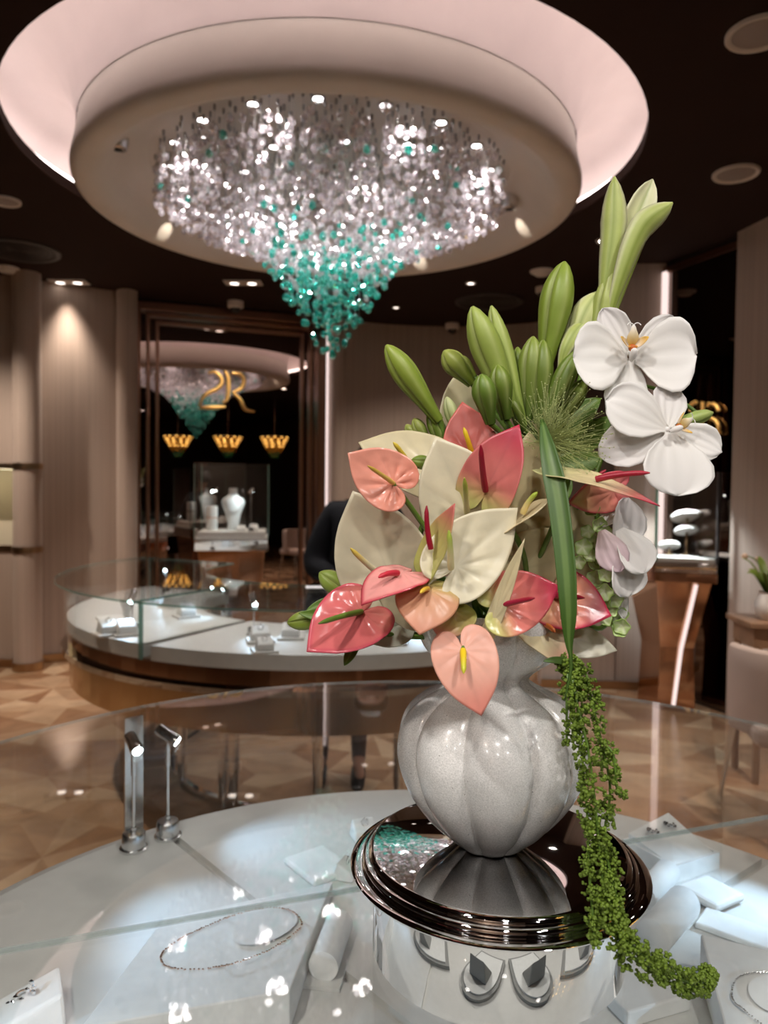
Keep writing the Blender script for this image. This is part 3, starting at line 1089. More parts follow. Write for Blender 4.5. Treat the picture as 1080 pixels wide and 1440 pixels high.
def bust(c, s, rz, label, mat=M_velvet, group=None):
    """necklace bust: neck, shoulders and tapering chest, leaning on its foot"""
    t = thing('necklace_bust', label, 'jewellery bust', tuple(c), rz, group=group)
    prof = [(0.045, 0.035, 0.0), (0.050, 0.04, 0.012), (0.045, 0.035, 0.05), (0.06, 0.045, 0.13), (0.085, 0.05, 0.20), (0.095, 0.05, 0.235), (0.08, 0.045, 0.262), (0.05, 0.04, 0.278), (0.035, 0.034, 0.30), (0.033, 0.033, 0.335), (0.036, 0.035, 0.345), (0.0, 0.0, 0.346)]
    b = MB(); vs = []; fs = []; n = 24
    M = Matrix.Translation(Vector(c)) @ Matrix.Rotation(rz, 4, 'Z')
    for (a, d, z) in prof:
        for k in range(n):
            th = 2 * PI * k / n
            vs.append(M @ Vector((a * math.cos(th) * s, (d * math.sin(th) - z * 0.06) * s, z * s)))
    for i in range(len(prof) - 1):
        for k in range(n):
            fs.append((i * n + k, i * n + (k + 1) % n, (i + 1) * n + (k + 1) % n, (i + 1) * n + k))
    b.add(vs, fs); b.build('bust_form', mat, t)
    b = MB(); pts = []
    for k in range(25):
        th = PI * k / 24
        pts.append(M @ Vector((0.078 * math.cos(th) * s, (-0.052 - 0.012) * s, (0.245 - 0.09 * math.sin(th)) * s)))
    for p_ in pts:
        b.ball(p_, 0.004 * s, 1)
    b.build('necklace', M_silver, t)
    return t


ring_block(ctr(152, 893), R(40), 'white ring block at the left end of the ring counter', group='ring counter blocks')
ring_block(ctr(178, 893), R(30), 'white ring block under the bright spotlight on the ring counter', group='ring counter blocks')
ring_block(ctr(366, 903), R(15), 'white ring block nearest the joint on the right tray of the ring counter', group='ring counter blocks')
ring_block(ctr(409, 898), R(5), 'white ring block left of the pink anthurium tip', group='ring counter blocks')
ring_block(ctr(372, 917), R(20), 'white ring block closest to the front edge of the ring counter tray', group='ring counter blocks', s=0.85)
ring_block(ctr(555, 905), R(-5), 'white ring block beside the vase neck on the ring counter', group='ring counter blocks')
bust(ctr(178, 868), 0.36, R(25), 'small white necklace bust near the left end of the ring counter')
ring_block(ctr(245, 853), R(50), 'white earring block behind the pane joint of the ring counter', s=1.2, group='ring counter blocks')
ring_block(ctr(262, 868), R(35), 'pair of white slanted earring stands on the ring counter', s=1.0, group='ring counter blocks')
b = MB(); cc = ctr(120, 872); cc2 = ctr(140, 862)
t = thing('velvet_pad', 'flat white velvet pad along the left rim of the ring counter', 'display pad', tuple(cc))
b.box((cc.x + .13, cc.y - .02, TF + 0.008), (0.12, 0.18, 0.016), rz=R(30)); b.build('pad', M_velvet, t, bevel=0.006)
b = MB(); c7 = G(452, 826, GZ)
b.box((c7.x, c7.y, GZ + 0.0015), (0.09, 0.14, 0.002), rz=R(-85))  # white card laid down for a bright reflection in the glass
tag(b.build('glass_reflection_card', pm('reflection_white', (0.8, 0.8, 0.8), rough=0.6)), 'white card standing in for a reflection on the ring counter glass', 'reflection')

# ------------------------------------------------------------------ pedestal showcase in front of the stepped mirror
ps = thing('pedestal_showcase', 'glass box showcase on bronze pedestal before the stepped mirror', 'showcase', (-1.24, 6.15, 0))
M45 = Matrix.Translation((-1.24, 6.15, 0)) @ Matrix.Rotation(R(8), 4, 'Z')


def q4(h0, h1, z0, z1, d0=None, d1=None):
    d0 = h0 if d0 is None else d0
    d1 = h1 if d1 is None else d1
    return ([M45 @ Vector(p) for p in ((-h0, -d0, z0), (h0, -d0, z0), (h0, d0, z0), (-h0, d0, z0))],
            [M45 @ Vector(p) for p in ((-h1, -d1, z1), (h1, -d1, z1), (h1, d1, z1), (-h1, d1, z1))])


b = MB(); b.hexa(*q4(0.17, 0.26, 0.0, 0.95)); b.build('pedestal', M_bronze, ps, bevel=0.006)
b = MB(); b.hexa(*q4(0.285, 0.285, 0.95, 1.035)); b.build('plinth_band', M_chrome, ps, bevel=0.004)
b = MB(); b.hexa(*q4(0.275, 0.275, 1.036, 1.055)); b.hexa(*q4(0.262, 0.262, 1.055, 1.10)); b.build('inner_tray', M_tray, ps, bevel=0.004)
b = MB(); b.hexa(*q4(0.285, 0.285, 1.037, 1.63)); b.build('glass_box', M_glass_far, ps)
for sx in (-1, 1):
    for sy in (-1, 1):
        b = MB(); p = M45 @ Vector((sx * .284, sy * .284, 0)); b.box((p.x, p.y, 1.335), (0.006, 0.006, 0.59), rz=R(8)); b.build('corner_edge', M_glass_edge, ps)
b = MB(); b.hexa(*q4(0.295, 0.295, 1.63, 1.642)); b.build('top_edge', [M_glass_far], ps)
pb = M45 @ Vector((0.0, -0.02, 1.10))
bust(pb, 1.0, R(8), 'white necklace bust inside the glass box before the stepped mirror')
p2 = M45 @ Vector((-0.17, -0.05, 1.10))
t = thing('bangle_stand', 'white cylinder stand beside the bust in the glass box', 'jewellery stand', tuple(p2))
b = MB(); b.lathe([(0.0, 0.0), (0.042, 0.0), (0.045, 0.01), (0.045, 0.19), (0.04, 0.2), (0.0, 0.2)], p2, n=24); b.build('post', M_velvet, t)
b = MB(); b.lathe([(0.046, 0.1), (0.05, 0.105), (0.046, 0.11)], p2, n=24); b.build('bangle', M_rosegold, t)
for k, (x, y, lab) in enumerate(((0.07, -0.13, 'white ring block at the front of the glass box by the bust'), (0.17, -0.10, 'white ring block at the right of the glass box by the bust'), (0.16, 0.08, 'white ring block at the back of the glass box by the bust'))):
    ring_block(M45 @ Vector((x, y, 1.10)), R(8), lab, s=0.9, group='ring blocks in the glass box', base=False)
for k, (x, y) in enumerate(((0.15, -0.2), (-0.2, 0.2))):
    p = M45 @ Vector((x, y, 1.10))
    stem_spot(tuple(p), M45 @ Vector((-0.02, -0.04, 1.25)), 0.33, 'small stem spotlight in the glass box, %s the bust' % ('in front of' if k == 0 else 'behind'), 'glass box spotlights', 2.5, 1.1, col=(0.8, 0.95, 1))
# gold monogram on the mirror
mono = thing('gold_monogram', 'gold script monogram like a mirrored flourish and letter R on the stepped mirror', 'logo', (*(MA + md * 0.9 + mn * 0.03), 1.9))


def onmir(px, py, d=0.03):
    # point on the mirror plane seen at that place
    r_ = ray(px, py)
    n3 = Vector((mn.x, mn.y, 0)); p0 = Vector((MA.x, MA.y, 0)) + n3 * d
    k = (p0 - CAM).dot(n3) / r_.dot(n3)
    return CAM + r_ * k


def stroke(b, pts, rad=0.016):
    pts = catmull([onmir(*p) for p in pts], 6)
    m = len(pts)
    b.tube(pts, [rad * (0.55 + 0.6 * math.sin(PI * min(1, max(0.08, i / (m - 1))))) for i in range(m)], n=8)


def XY(x, y):
    return (160 + x * 320 / 1080, 400 + y * 240 / 810)


b = MB(); stroke(b, [XY(450, 420), XY(480, 415), XY(508, 440), XY(512, 470), XY(490, 495), XY(440, 520), XY(415, 550), XY(408, 582)]); stroke(b, [XY(408, 584), XY(470, 584), XY(530, 580)], 0.019)
b.build('flourish', M_gold, mono)
b = MB(); stroke(b, [XY(528, 408), XY(543, 440), XY(545, 500), XY(538, 545), XY(520, 560)]); b.build('stem', M_gold, mono)
spot('added_monogram_beam', (-1.15, 6.25, 3.05), tuple(onmir(316, 548)), 60, 24, (1, .85, .6), rad=.02, parent=mono)  # added spot without a fixture, brightens the gold letters
b = MB(); stroke(b, [XY(560, 420), XY(600, 425), XY(620, 455), XY(605, 492), XY(565, 512)]); stroke(b, [XY(565, 512), XY(600, 545), XY(625, 590), XY(670, 603)]); b.build('bowl_and_leg', M_gold, mono)

# ------------------------------------------------------------------ showcase by the right mirror
sh = thing('corner_showcase', 'lit glass showcase with tall faceted bronze base beside the dark side mirror', 'showcase', (1.97, 5.0, 0))
Lc, Cc, Rc_, Bc = Vector((1.70, 5.28)), Vector((1.79, 4.90)), Vector((2.15, 4.80)), Vector((2.08, 5.14))
ctrp = (Lc + Cc + Rc_ + Bc) / 4


def quad(s, z, tw=0.0, shift=(0, 0)):
    return [Vector(((ctrp + (p - ctrp) * s).x + shift[0], (ctrp + (p - ctrp) * s).y + shift[1], z)) for p in (Lc, Cc, Rc_, Bc)]


b = MB(); b.hexa(quad(0.62, 0.0), quad(0.56, 0.42)); b.hexa(quad(0.56, 0.42), quad(0.90, 0.86)); b.build('faceted_base', M_bronze, sh)
b = MB(); b.hexa(quad(1.02, 0.86), quad(1.02, 0.925)); b.build('lower_band', M_bronze, sh, bevel=0.004)
b = MB(); b.hexa(quad(1.0, 0.925), quad(1.0, 0.99)); b.build('tray_band', M_chrome, sh, bevel=0.003)
b = MB(); b.hexa(quad(0.97, 0.99), quad(0.97, 1.02)); b.build('tray', M_tray, sh, bevel=0.003)
b = MB(); b.hexa(quad(1.0, 0.99), quad(1.0, 1.585)); b.build('glass_box', M_glass_far, sh)
for p in (Cc, Rc_):
    b = MB(); b.box((p.x, p.y, 1.29), (0.016, 0.016, 0.59)); b.build('corner_post', M_black if p is Rc_ else M_glass_edge, sh)
b = MB()
for p0_, p1_ in ((Lc, Cc), (Cc, Rc_)):
    b.tube([(p0_.x, p0_.y, 0.957), (p1_.x, p1_.y, 0.957)], 0.007, n=8)
b.build('trim_line', M_brass, sh)
# glowing tube in place of a led strip's reflection in the base
b = MB(); e = [quad(0.90, 0.85)[2], quad(0.56, 0.42)[2], quad(0.62, 0.04)[2]]
# pale strip on the front right face of the base
f0, f1, f2 = (quad(0.90, 0.85)[1] * 0.25 + quad(0.90, 0.85)[2] * 0.75), (quad(0.56, 0.42)[1] * 0.3 + quad(0.56, 0.42)[2] * 0.7), (quad(0.62, 0.04)[1] * 0.55 + quad(0.62, 0.04)[2] * 0.45)
off = Vector((-0.03, -0.035, 0))
b.tube([G(981, 815, 0.86) * 0 + f0 + off * 0.6, f1 + off * 0.9, f2 + off * 0.4], 0.013, n=8)
b.build('reflected_led_line', M_led, sh)
spot('showcase_lamp', (1.92, 5.02, 1.57), (1.92, 5.02, 1.0), 55, 120, (0.9, 0.97, 1.0), rad=0.04, parent=sh)


def pad_stand(c, h, r, label, tilt=0.5, group='necklace pads in the corner showcase'):
    t = thing('pad_stand', label, 'jewellery stand', tuple(c), group=group)
    b = MB(); b.lathe([(0, 0), (0.03, 0), (0.03, 0.006), (0.008, 0.01), (0.008, h), (0, h)], c, n=16); b.build('post', M_brass, t)
    b = MB()
    Mx = Matrix.Translation(Vector(c) + Vector((0, 0, h))) @ Matrix.Rotation(-tilt, 4, 'X')
    vs, fs = [], []
    n = 28
    prof = [(0, 0.0), (0.7, 0.0), (0.97, 0.005), (1.0, 0.02), (0.85, 0.034), (0.5, 0.042), (0, 0.044)]
    for (rr_, z) in prof:
        for k in range(n):
            th = 2 * PI * k / n
            vs.append(Mx @ Vector((rr_ * r * math.cos(th), rr_ * r * 0.75 * math.sin(th), z)))
    for i in range(len(prof) - 1):
        for k in range(n):
            fs.append((i * n + k, i * n + (k + 1) % n, (i + 1) * n + (k + 1) % n, (i + 1) * n + k))
    b.add(vs, fs); b.build('pad', M_velvet, t)
    b = MB()
    for k in range(28):
        th = 2 * PI * k / 28
        b.ball(Mx @ Vector((0.55 * r * math.cos(th), 0.42 * r * math.sin(th), 0.044)), 0.004, 1)
    b.build('necklace', M_rosegold, t)
    return t


def at_case(px, py):
    return G(px, py, 1.02)


for (px, py, h, r, lab) in ((936, 779, 0.05, 0.075, 'lowest white oval pad on a brass post in the corner showcase'),
                            (940, 772, 0.155, 0.085, 'white oval pad behind and above the lowest pad in the corner showcase'),
                            (973, 774, 0.25, 0.11, 'tallest white oval pad under the lamp in the corner showcase'),
                            (1000, 776, 0.15, 0.06, 'small white oval pad by the black post of the corner showcase')):
    c = at_case(px, py)
    c.x = min(max(c.x, 1.80), 2.08); c.y = min(max(c.y, 4.95), 5.12)
    pad_stand(c, h, r, lab)

# second gold monogram, on the side mirror
mono2 = thing('gold_emblem', 'gold curled monogram on the dark side mirror behind the orchid bud', 'logo', (2.15, 5.05, 1.9))


def onr(px, py, d=0.04):
    r_ = ray(px, py)
    n3 = Vector((rn.x, rn.y, 0)); p0 = Vector((RA.x, RA.y, 0)) + n3 * d
    k = (p0 - CAM).dot(n3) / r_.dot(n3)
    return CAM + r_ * k


def XR_(x, y):
    return (900 + x * 180 / 810, 300 + y * 320 / 1440)


spot('added_emblem_beam', (1.55, 4.45, 3.05), tuple(onr(985, 590)), 70, 22, (1, .82, .55), rad=.02, parent=mono2)  # unseen spot added to brighten the gold emblem
for nm, pl in (('outer_curl', [(320, 1255), (325, 1215), (355, 1193)]), ('stem', [(397, 1195), (397, 1245), (392, 1320), (400, 1365), (450, 1388), (508, 1386)]),
               ('bowl', [(440, 1292), (475, 1310), (498, 1350), (490, 1385)]), ('right_curl', [(460, 1205), (485, 1222), (498, 1250)]), ('dot', [(424, 1225), (432, 1200), (445, 1205), (428, 1222)])):
    b = MB(); pts = catmull([onr(*XR_(*p)) for p in pl], 5)
    b.tube(pts, 0.014 if nm != 'dot' else 0.006, n=8); b.build(nm, M_gold, mono2)

# ------------------------------------------------------------------ chair, side table with plant on the right
cx_, cy_ = 1.815, 3.22
chr_ = thing('upholstered_chair', 'beige upholstered chair with thin metal legs by the right wall', 'chair', (cx_, cy_, 0))
b = MB(); b.box((cx_, cy_, 0.44), (0.46, 0.46, 0.09), rz=R(-12)); b.build('seat', M_fabric_chair, chr_, bevel=0.03)
b = MB()
vs, fs = [], []
n = 18
for j, (z, k_) in enumerate(((0.42, 0.98), (0.5, 1.0), (0.7, 1.02), (0.775, 1.0), (0.79, 0.97))):
    for i in range(n + 1):
        a = R(-12) - PI / 2 - R(85) + R(170) * i / n
        for rr_ in (0.25 * k_, 0.285 * k_):
            vs.append(Vector((cx_ + rr_ * math.cos(a), cy_ + 0.04 + rr_ * math.sin(a), z)))
m = 2 * (n + 1)
for j in range(4):
    for i in range(n):
        fs.append((j * m + 2 * i, j * m + 2 * i + 2, (j + 1) * m + 2 * i + 2, (j + 1) * m + 2 * i))
        fs.append((j * m + 2 * i + 1, j * m + 2 * i + 3, (j + 1) * m + 2 * i + 3, (j + 1) * m + 2 * i + 1))
    for i in (0, n):
        fs.append((j * m + 2 * i, j * m + 2 * i + 1, (j + 1) * m + 2 * i + 1, (j + 1) * m + 2 * i))
for i in range(n):
    for j in (0, 4):
        fs.append((j * m + 2 * i, j * m + 2 * i + 1, j * m + 2 * i + 3, j * m + 2 * i + 2))
b.add(vs, fs); b.build('backrest', M_fabric_chair, chr_, bevel=0.012)
for sx in (-1, 1):
    for sy in (-1, 1):
        b = MB(); b.tube([(cx_ + sx * .19, cy_ + sy * .19, 0.41), (cx_ + sx * .235 , cy_ + sy * .235, 0.0)], [0.014, 0.009], n=12); b.build('leg', M_steel, chr_)
tb = thing('side_table', 'small walnut side table partly hidden behind the beige chair', 'table', (2.02, 3.80, 0))
tx, ty = 2.02, 3.80
b = MB(); b.box((tx, ty, 0.795), (0.40, 0.32, 0.03), rz=R(-4)); b.build('tabletop', M_wood, tb, bevel=0.006)
b = MB(); b.box((tx, ty, 0.73), (0.34, 0.26, 0.10), rz=R(-4)); b.build('apron', M_wood, tb)
for sx in (-1, 1):
    for sy in (-1, 1):
        b = MB(); b.tube([(tx + sx * .15, ty + sy * .11, 0.69), (tx + sx * .15, ty + sy * .11, 0)], 0.018, n=10); b.build('leg', M_wood, tb)
# ------------------------------------------------------------------ near round case
nc_ = thing('round_display_case', 'round glass topped jewellery case nearest the viewer with white trays', 'display counter', (NX, NY, 0))


def arc(a0, a1, r, n=48, c=(NX, NY)):
    return [(c[0] + r * math.cos(a0 + (a1 - a0) * k / n), c[1] + r * math.sin(a0 + (a1 - a0) * k / n)) for k in range(n + 1)]


b = MB(); b.lathe([(0.0, 0.56), (0.80, 0.56), (0.80, 0.66), (0.815, 0.66), (0.815, 0.685), (0.80, 0.685), (0.80, 0.745), (0.0, 0.745)], (NX, NY, 0), n=96); b.build('drum', M_bronze, nc_)
for a in (R(60), R(135), R(200), R(290), R(350)):
    b = MB(); b.tube([(NX + 0.5 * math.cos(a), NY + 0.5 * math.sin(a), 0), (NX + 0.5 * math.cos(a), NY + 0.5 * math.sin(a), 0.56)], 0.024, n=16); b.build('leg', M_chrome, nc_)
b = MB(); b.lathe([(0.0, 0.745), (0.822, 0.745), (0.826, 0.75), (0.826, 0.758), (0.822, 0.762), (0.0, 0.762)], (NX, NY, 0), n=96); b.build('tray_base', M_tray, nc_)
cuts = [R(38), R(131), R(228), R(38 + 360)]
for i in range(3):
    a0, a1 = cuts[i], cuts[i + 1]
    am = (a0 + a1) / 2
    g = 0.006 / math.sin((a1 - a0) / 2)
    ax, ay = NX + g * math.cos(am), NY + g * math.sin(am)
    rr_ = 0.795
    da = 0.007 / rr_
    poly = [(ax, ay)] + arc(a0 + da, a1 - da, rr_, 40)
    b = MB(); b.prism(poly, 0.760, TZ + (0.004 if i == 0 else 0)); b.build('tray', M_tray, nc_, bevel=0.002)
# side glass
b = MB(); b.lathe([(0.832, 0.75), (0.832, GZ - 0.008)], (NX, NY, 0), n=128); b.build('side_pane', M_glass, nc_)
# top panes meet along one seam
s0, s1 = G(0, 1334, GZ), G(1080, 1146, GZ)
sd = (s1 - s0).normalized(); sn = Vector((-sd.y, sd.x, 0))
off_c = (Vector((NX, NY, GZ)) - s0).dot(sn)
abase = math.atan2(sn.y, sn.x)
for sgn, gap in ((1, 0.0012), (-1, 0.0012)):
    # circle points on one side of the seam
    hgt = (-off_c + gap) if sgn > 0 else (off_c + gap)
    ha = math.acos(max(-1, min(1, hgt / NR)))
    cdir = abase if sgn > 0 else abase + PI
    b = MB(); b.prism(arc(cdir - ha, cdir + ha, NR, 72), GZ - 0.006, GZ, mi=0, side_mi=1)
    b.build('top_pane', [M_glass, M_pale_edge], nc_)
M_clip = pm('satin_clip', (0.75, 0.75, 0.74), rough=0.2, metal=1)
r_ = ray(188, 1110); r_ = Vector((r_.x, r_.y)).normalized(); cv = Vector((NX, NY)); kb = r_.dot(cv)
kk = kb + math.sqrt(kb * kb - cv.dot(cv) + 0.822 ** 2)
aa = math.atan2((r_ * kk).y - NY, (r_ * kk).x - NX)
b = MB(); b.box((NX + 0.822 * math.cos(aa), NY + 0.822 * math.sin(aa), (TZ + GZ - 0.01) / 2), (0.005, 0.038, GZ - TZ - 0.012), rz=aa); b.build('joint_bar', M_clip, nc_)

# ------------------------------------------------------------------ spotlights inside it
sA, sB = G(188, 1194, TZ), G(236, 1177, TZ)
stem_spot(tuple(sA), G(330, 1330, 0.80), 0.200, 'chrome stem spotlight facing the viewer, nearer of the pair in the round case', 'round case spotlights', 4.0, 1.0)
stem_spot(tuple(sB), G(470, 1200, TZ), 0.200, 'chrome stem spotlight with its head turned right, farther of the pair in the round case', 'round case spotlights', 4.0, 1.0)
for (x, y, ax, ay, pw, lab) in ((0.72, 1.22, 0.56, 1.20, 4.0, 'stem spotlight over the white jewel box by the right rim of the round case'),
                                (-0.62, 0.72, -0.30, 0.84, 2.6, 'stem spotlight at the near left rim of the round case'),
                                (0.78, 0.55, 0.5, 0.8, 3.5, 'stem spotlight at the near right rim of the round case')):
    stem_spot((x, y, TZ), (ax, ay, TZ), 0.205, lab, 'round case spotlights', pw, 1.0)


def plane3(p0, p1, p2):
    n = (p1 - p0).cross(p2 - p0).normalized()
    return p0, n


def hit(px, py, pl, lift=0.0):
    p0, n = pl
    if n.z < 0:
        n = -n
    r_ = ray(px, py)
    k = (p0 + n * lift - CAM).dot(n) / r_.dot(n)
    return CAM + r_ * k


def chain(name, label, pts, mat, cat='necklace', parent=None, r=0.0012):
    """fine chain of little links along a closed or open line"""
    b = MB()
    pts = [Vector(p) for p in pts]
    for i in range(len(pts) - 1):
        d = pts[i + 1] - pts[i]
        m = max(1, int(d.length / (r * 2.2)))
        for k in range(m):
            q = pts[i] + d * (k + random.uniform(0, .3)) / m
            b.ball(q + Vector((0, 0, random.uniform(0, r))), r * random.uniform(0.8, 1.25), 1, (1.2, .8, .8), flat=True)
    o = b.build(name, mat, parent)
    if parent is None:
        tag(o, label, cat)
    return o


# sloping necklace board, left
bl, br, fr, fl = G(230, 1292, 0.792), G(468, 1240, 0.792), G(408, 1392, 0.825), G(112, 1446, 0.825)
nb = thing('necklace_board', 'large sloping white necklace board left of the chrome pedestal', 'jewellery board', ((bl.x + fr.x) / 2, (bl.y + fr.y) / 2, TZ))


def drop(v, z=TZ + 0.0005):
    return Vector((v.x, v.y, z))


b = MB(); b.hexa([drop(fl), drop(fr), drop(br), drop(bl)], [fl, fr, br, bl]); b.build('wedge', M_velvet, nb, bevel=0.002)
plB = plane3(bl, br, fr)
b = MB()
el = []
for k in range(40):
    a = 2 * PI * k / 40
    ux, uy = 49 * math.cos(a), 21 * math.sin(a)
    el.append((372 + ux * 0.95 + uy * 0.2, 1303 - ux * 0.30 + uy))
top = [hit(x, y, plB, 0.006) for x, y in el]; bot = [hit(x, y, plB, 0.0) for x, y in el]
b.add(top, [list(range(40))]); b.add(top + bot, [(i, (i + 1) % 40, 40 + (i + 1) % 40, 40 + i) for i in range(40)])
b.build('oval_pad', M_velvet, nb)
pts = []
for (x, y) in [(230, 1338), (226, 1347), (232, 1358), (250, 1363), (285, 1363), (330, 1355), (375, 1338), (408, 1318), (424, 1302), (420, 1290), (408, 1281), (390, 1277), (360, 1279), (330, 1287), (290, 1303), (255, 1320), (230, 1338)]:
    pts.append((x, y))
cl = catmull([Vector((x, y, 0)) for x, y in pts], 6)
chain('necklace', 'rose gold chain necklace looped on the sloping board left of the pedestal', [hit(p.x, p.y, plB, 0.0085 if p.x > 318 else 0.0025) for p in cl], M_rosegold, r=0.0015)

# butterfly ring on its block, far lower left
rbp = G(48, 1432, TZ)
t = thing('ring_stand', 'white slanted block in the lower left corner carrying a butterfly ring', 'ring stand', (rbp.x, rbp.y, TZ))
Mx = Matrix.Translation(Vector((rbp.x, rbp.y, TZ + 0.0005))) @ Matrix.Rotation(R(28), 4, 'Z')
b = MB(); b.hexa([Mx @ Vector(p) for p in ((-.045, -.035, 0), (.035, -.035, 0), (.035, .03, 0), (-.045, .03, 0))], [Mx @ Vector(p) for p in ((-.04, -.03, .018), (.032, -.03, .04), (.032, .025, .045), (-.04, .025, .022))])
b.build('block', M_velvet, t, bevel=0.004)
t2 = thing('butterfly_ring', 'pink gold ring with petal shaped stones on the lower left block', 'ring', tuple(Mx @ Vector((-0.01, 0, .03))))
b = MB(); c0 = P(33, 1404, rbp.y)
b.tube([c0 + Vector((0.010 * math.cos(a), 0.004 * math.cos(a), 0.011 * math.sin(a))) for a in [k * 2 * PI / 20 for k in range(21)]], 0.0012, n=6, cap=False); b.build('band', M_rosegold, t2)
b = MB()
for (px, py) in ((44, 1381), (38, 1392), (47, 1395), (18, 1410), (25, 1419), (12, 1412), (30, 1406), (48, 1388), (22, 1403)):
    b.ball(P(px, py, rbp.y - 0.006), 0.0036, 1, (1.2, .7, 1), flat=True, jitter=.15)
b.build('stones', M_silver, t2)


def slab(b, px, py, w, d, h, rz, z=TZ):
    c = G(px, py, z)
    b.box((c.x, c.y, z + h / 2 + 0.0006), (w, d, h), rz=R(rz))
    return c


# ring block left of the disc
def blockthing(px, py, w, d, h, rz, label, name='display_block', cat='display block', bev=0.004, group=None, z=TZ + 0.004):
    b = MB(); slab(b, px, py, w, d, h, rz, z)
    return tag(b.build(name, M_velvet, bevel=bev), label, cat, group)


blockthing(448, 1222, 0.085, 0.105, 0.012, 38, 'flat white pad lit blue left of the chrome disc', 'velvet_pad', 'display pad', 0.005)
for (px, py, rz, lab, s) in ((512, 1178, 20, 'white ring block with standing ring just behind the left of the chrome disc', 0.62), (487, 1232, 70, 'white ring block with upright ring touching the left of the chrome disc in view', 0.55)):
    c = G(px, py, TZ + 0.004)
    ring_block(Vector((c.x, c.y, TZ + 0.0045)), R(rz), lab, s=s, group='ring blocks by the disc', base=False)
bk = G(462, 1352, TZ)
t = thing('bracelet_roll', 'slim white bracelet roll between the sloping board and the pedestal', 'bracelet stand', (bk.x, bk.y, TZ))
b = MB(); b.tube([(bk.x - 0.004, bk.y - 0.05, TZ + 0.024), (bk.x - 0.004, bk.y - 0.049, TZ + 0.024), (bk.x + 0.012, bk.y + 0.055, TZ + 0.024), (bk.x + 0.012, bk.y + 0.056, TZ + 0.024)], [0.018, 0.021, 0.021, 0.018], n=24); b.build('roll', M_velvet, t)
b = MB(); b.box((bk.x + 0.004, bk.y, TZ + 0.003), (0.05, 0.13, 0.005), rz=R(-8)); b.build('foot', M_tray, t)

# right side: jewel box, pads, rolls, bracelet bases
ob = thing('jewel_box', 'white open jewel box with slanted inner panel right of the vase', 'jewel box', tuple(G(945, 1215, TZ + 0.004)))
c = G(943, 1212, TZ + 0.004)
Mx = Matrix.Translation(Vector((c.x, c.y, TZ + 0.0045))) @ Matrix.Rotation(R(28), 4, 'Z')
w, d_, h = 0.058, 0.058, 0.030
b = MB()
for (x0, x1, y0, y1) in ((-w, w, -d_, -d_ + .006), (-w, w, d_ - .006, d_), (-w, -w + .006, -d_ + .006, d_ - .006), (w - .006, w, -d_ + .006, d_ - .006)):
    b.hexa([Mx @ Vector(p) for p in ((x0, y0, 0), (x1, y0, 0), (x1, y1, 0), (x0, y1, 0))], [Mx @ Vector(p) for p in ((x0, y0, h), (x1, y0, h), (x1, y1, h), (x0, y1, h))])
b.build('box_wall', M_velvet, ob)
b = MB(); b.hexa([Mx @ Vector(p) for p in ((-w + .006, -d_ + .006, 0.001), (w - .006, -d_ + .006, 0.001), (w - .006, d_ - .006, 0.001), (-w + .006, d_ - .006, 0.001))], [Mx @ Vector(p) for p in ((-w + .006, -d_ + .006, h - .004), (w - .006, -d_ + .006, h - .004), (w - .006, d_ - .006, h + .030), (-w + .006, d_ - .006, h + .012))]); b.build('slanted_panel', M_velvet, ob)
er = thing('diamond_earrings', 'pair of diamond earrings on the open white jewel box', 'earrings', tuple(Mx @ Vector((0, 0.02, h + .02))))
for k in range(2):
    b = MB()
    for j in range(16):
        a = j * 0.7
        q = Mx @ Vector((-0.022 + 0.044 * k + 0.009 * math.cos(a) * (j % 5) / 4, 0.022 + 0.012 * math.sin(a), h + .018 + .009 * k * 0.3 + 0.004))
        b.ball(q, 0.0028, 1, flat=True)
    b.build('earring', M_silver, er)
blockthing(1000, 1262, 0.075, 0.075, 0.014, 30, 'square white pad in front of the open jewel box', 'velvet_pad', 'display pad', 0.006)
for (px0, py0, px1, py1, r, lab) in ((905, 1262, 940, 1225, 0.021, 'half round white bracelet roll by the rim of the chrome disc, the farther one'), (918, 1318, 962, 1268, 0.026, 'half round white bracelet roll by the rim of the chrome disc, the nearer one')):
    p0, p1 = G(px0, py0, TZ + r), G(px1, py1, TZ + r)
    d = (p1 - p0).normalized()
    b = MB(); b.tube([p0, p0 + d * 0.002, p1 - d * 0.002, p1], [r * .93, r, r, r * .93], n=28)
    tag(b.build('bracelet_roll', M_velvet), lab, 'bracelet stand', 'bracelet rolls')
blockthing(1062, 1322, 0.06, 0.16, 0.010, 50, 'long thin white pad at the right edge behind the tall necklace board', 'velvet_pad', 'display pad', 0.003, z=TZ)
blockthing(892, 1400, 0.10, 0.10, 0.022, 20, 'low white block under the glass in front of the trailing amaranth', bev=0.003, z=TZ)
# right necklace board
rb0, rb1, rb2 = G(985, 1312, 0.835), G(1120, 1345, 0.835), G(1185, 1500, 0.815)
rb3 = rb0 + (rb2 - rb1)
nb2 = thing('necklace_board', 'raised white necklace board in the lower right corner', 'jewellery board', ((rb0.x + rb2.x) / 2, (rb0.y + rb2.y) / 2, TZ))
b = MB(); b.hexa([drop(rb3), drop(rb2), drop(rb1), drop(rb0)], [rb3, rb2, rb1, rb0]); b.build('wedge', M_velvet, nb2, bevel=0.003)
plR = plane3(rb0, rb1, rb2)
el = [(1092 + 40 * math.cos(a), 1400 + 26 * math.sin(a) + 10 * math.cos(a)) for a in [2 * PI * k / 40 for k in range(40)]]
b = MB(); top = [hit(x, y, plR, 0.005) for x, y in el]; bot = [hit(x, y, plR, 0.0) for x, y in el]
b.add(top, [list(range(40))]); b.add(top + bot, [(i, (i + 1) % 40, 40 + (i + 1) % 40, 40 + i) for i in range(40)])
b.build('oval_pad', M_velvet, nb2)
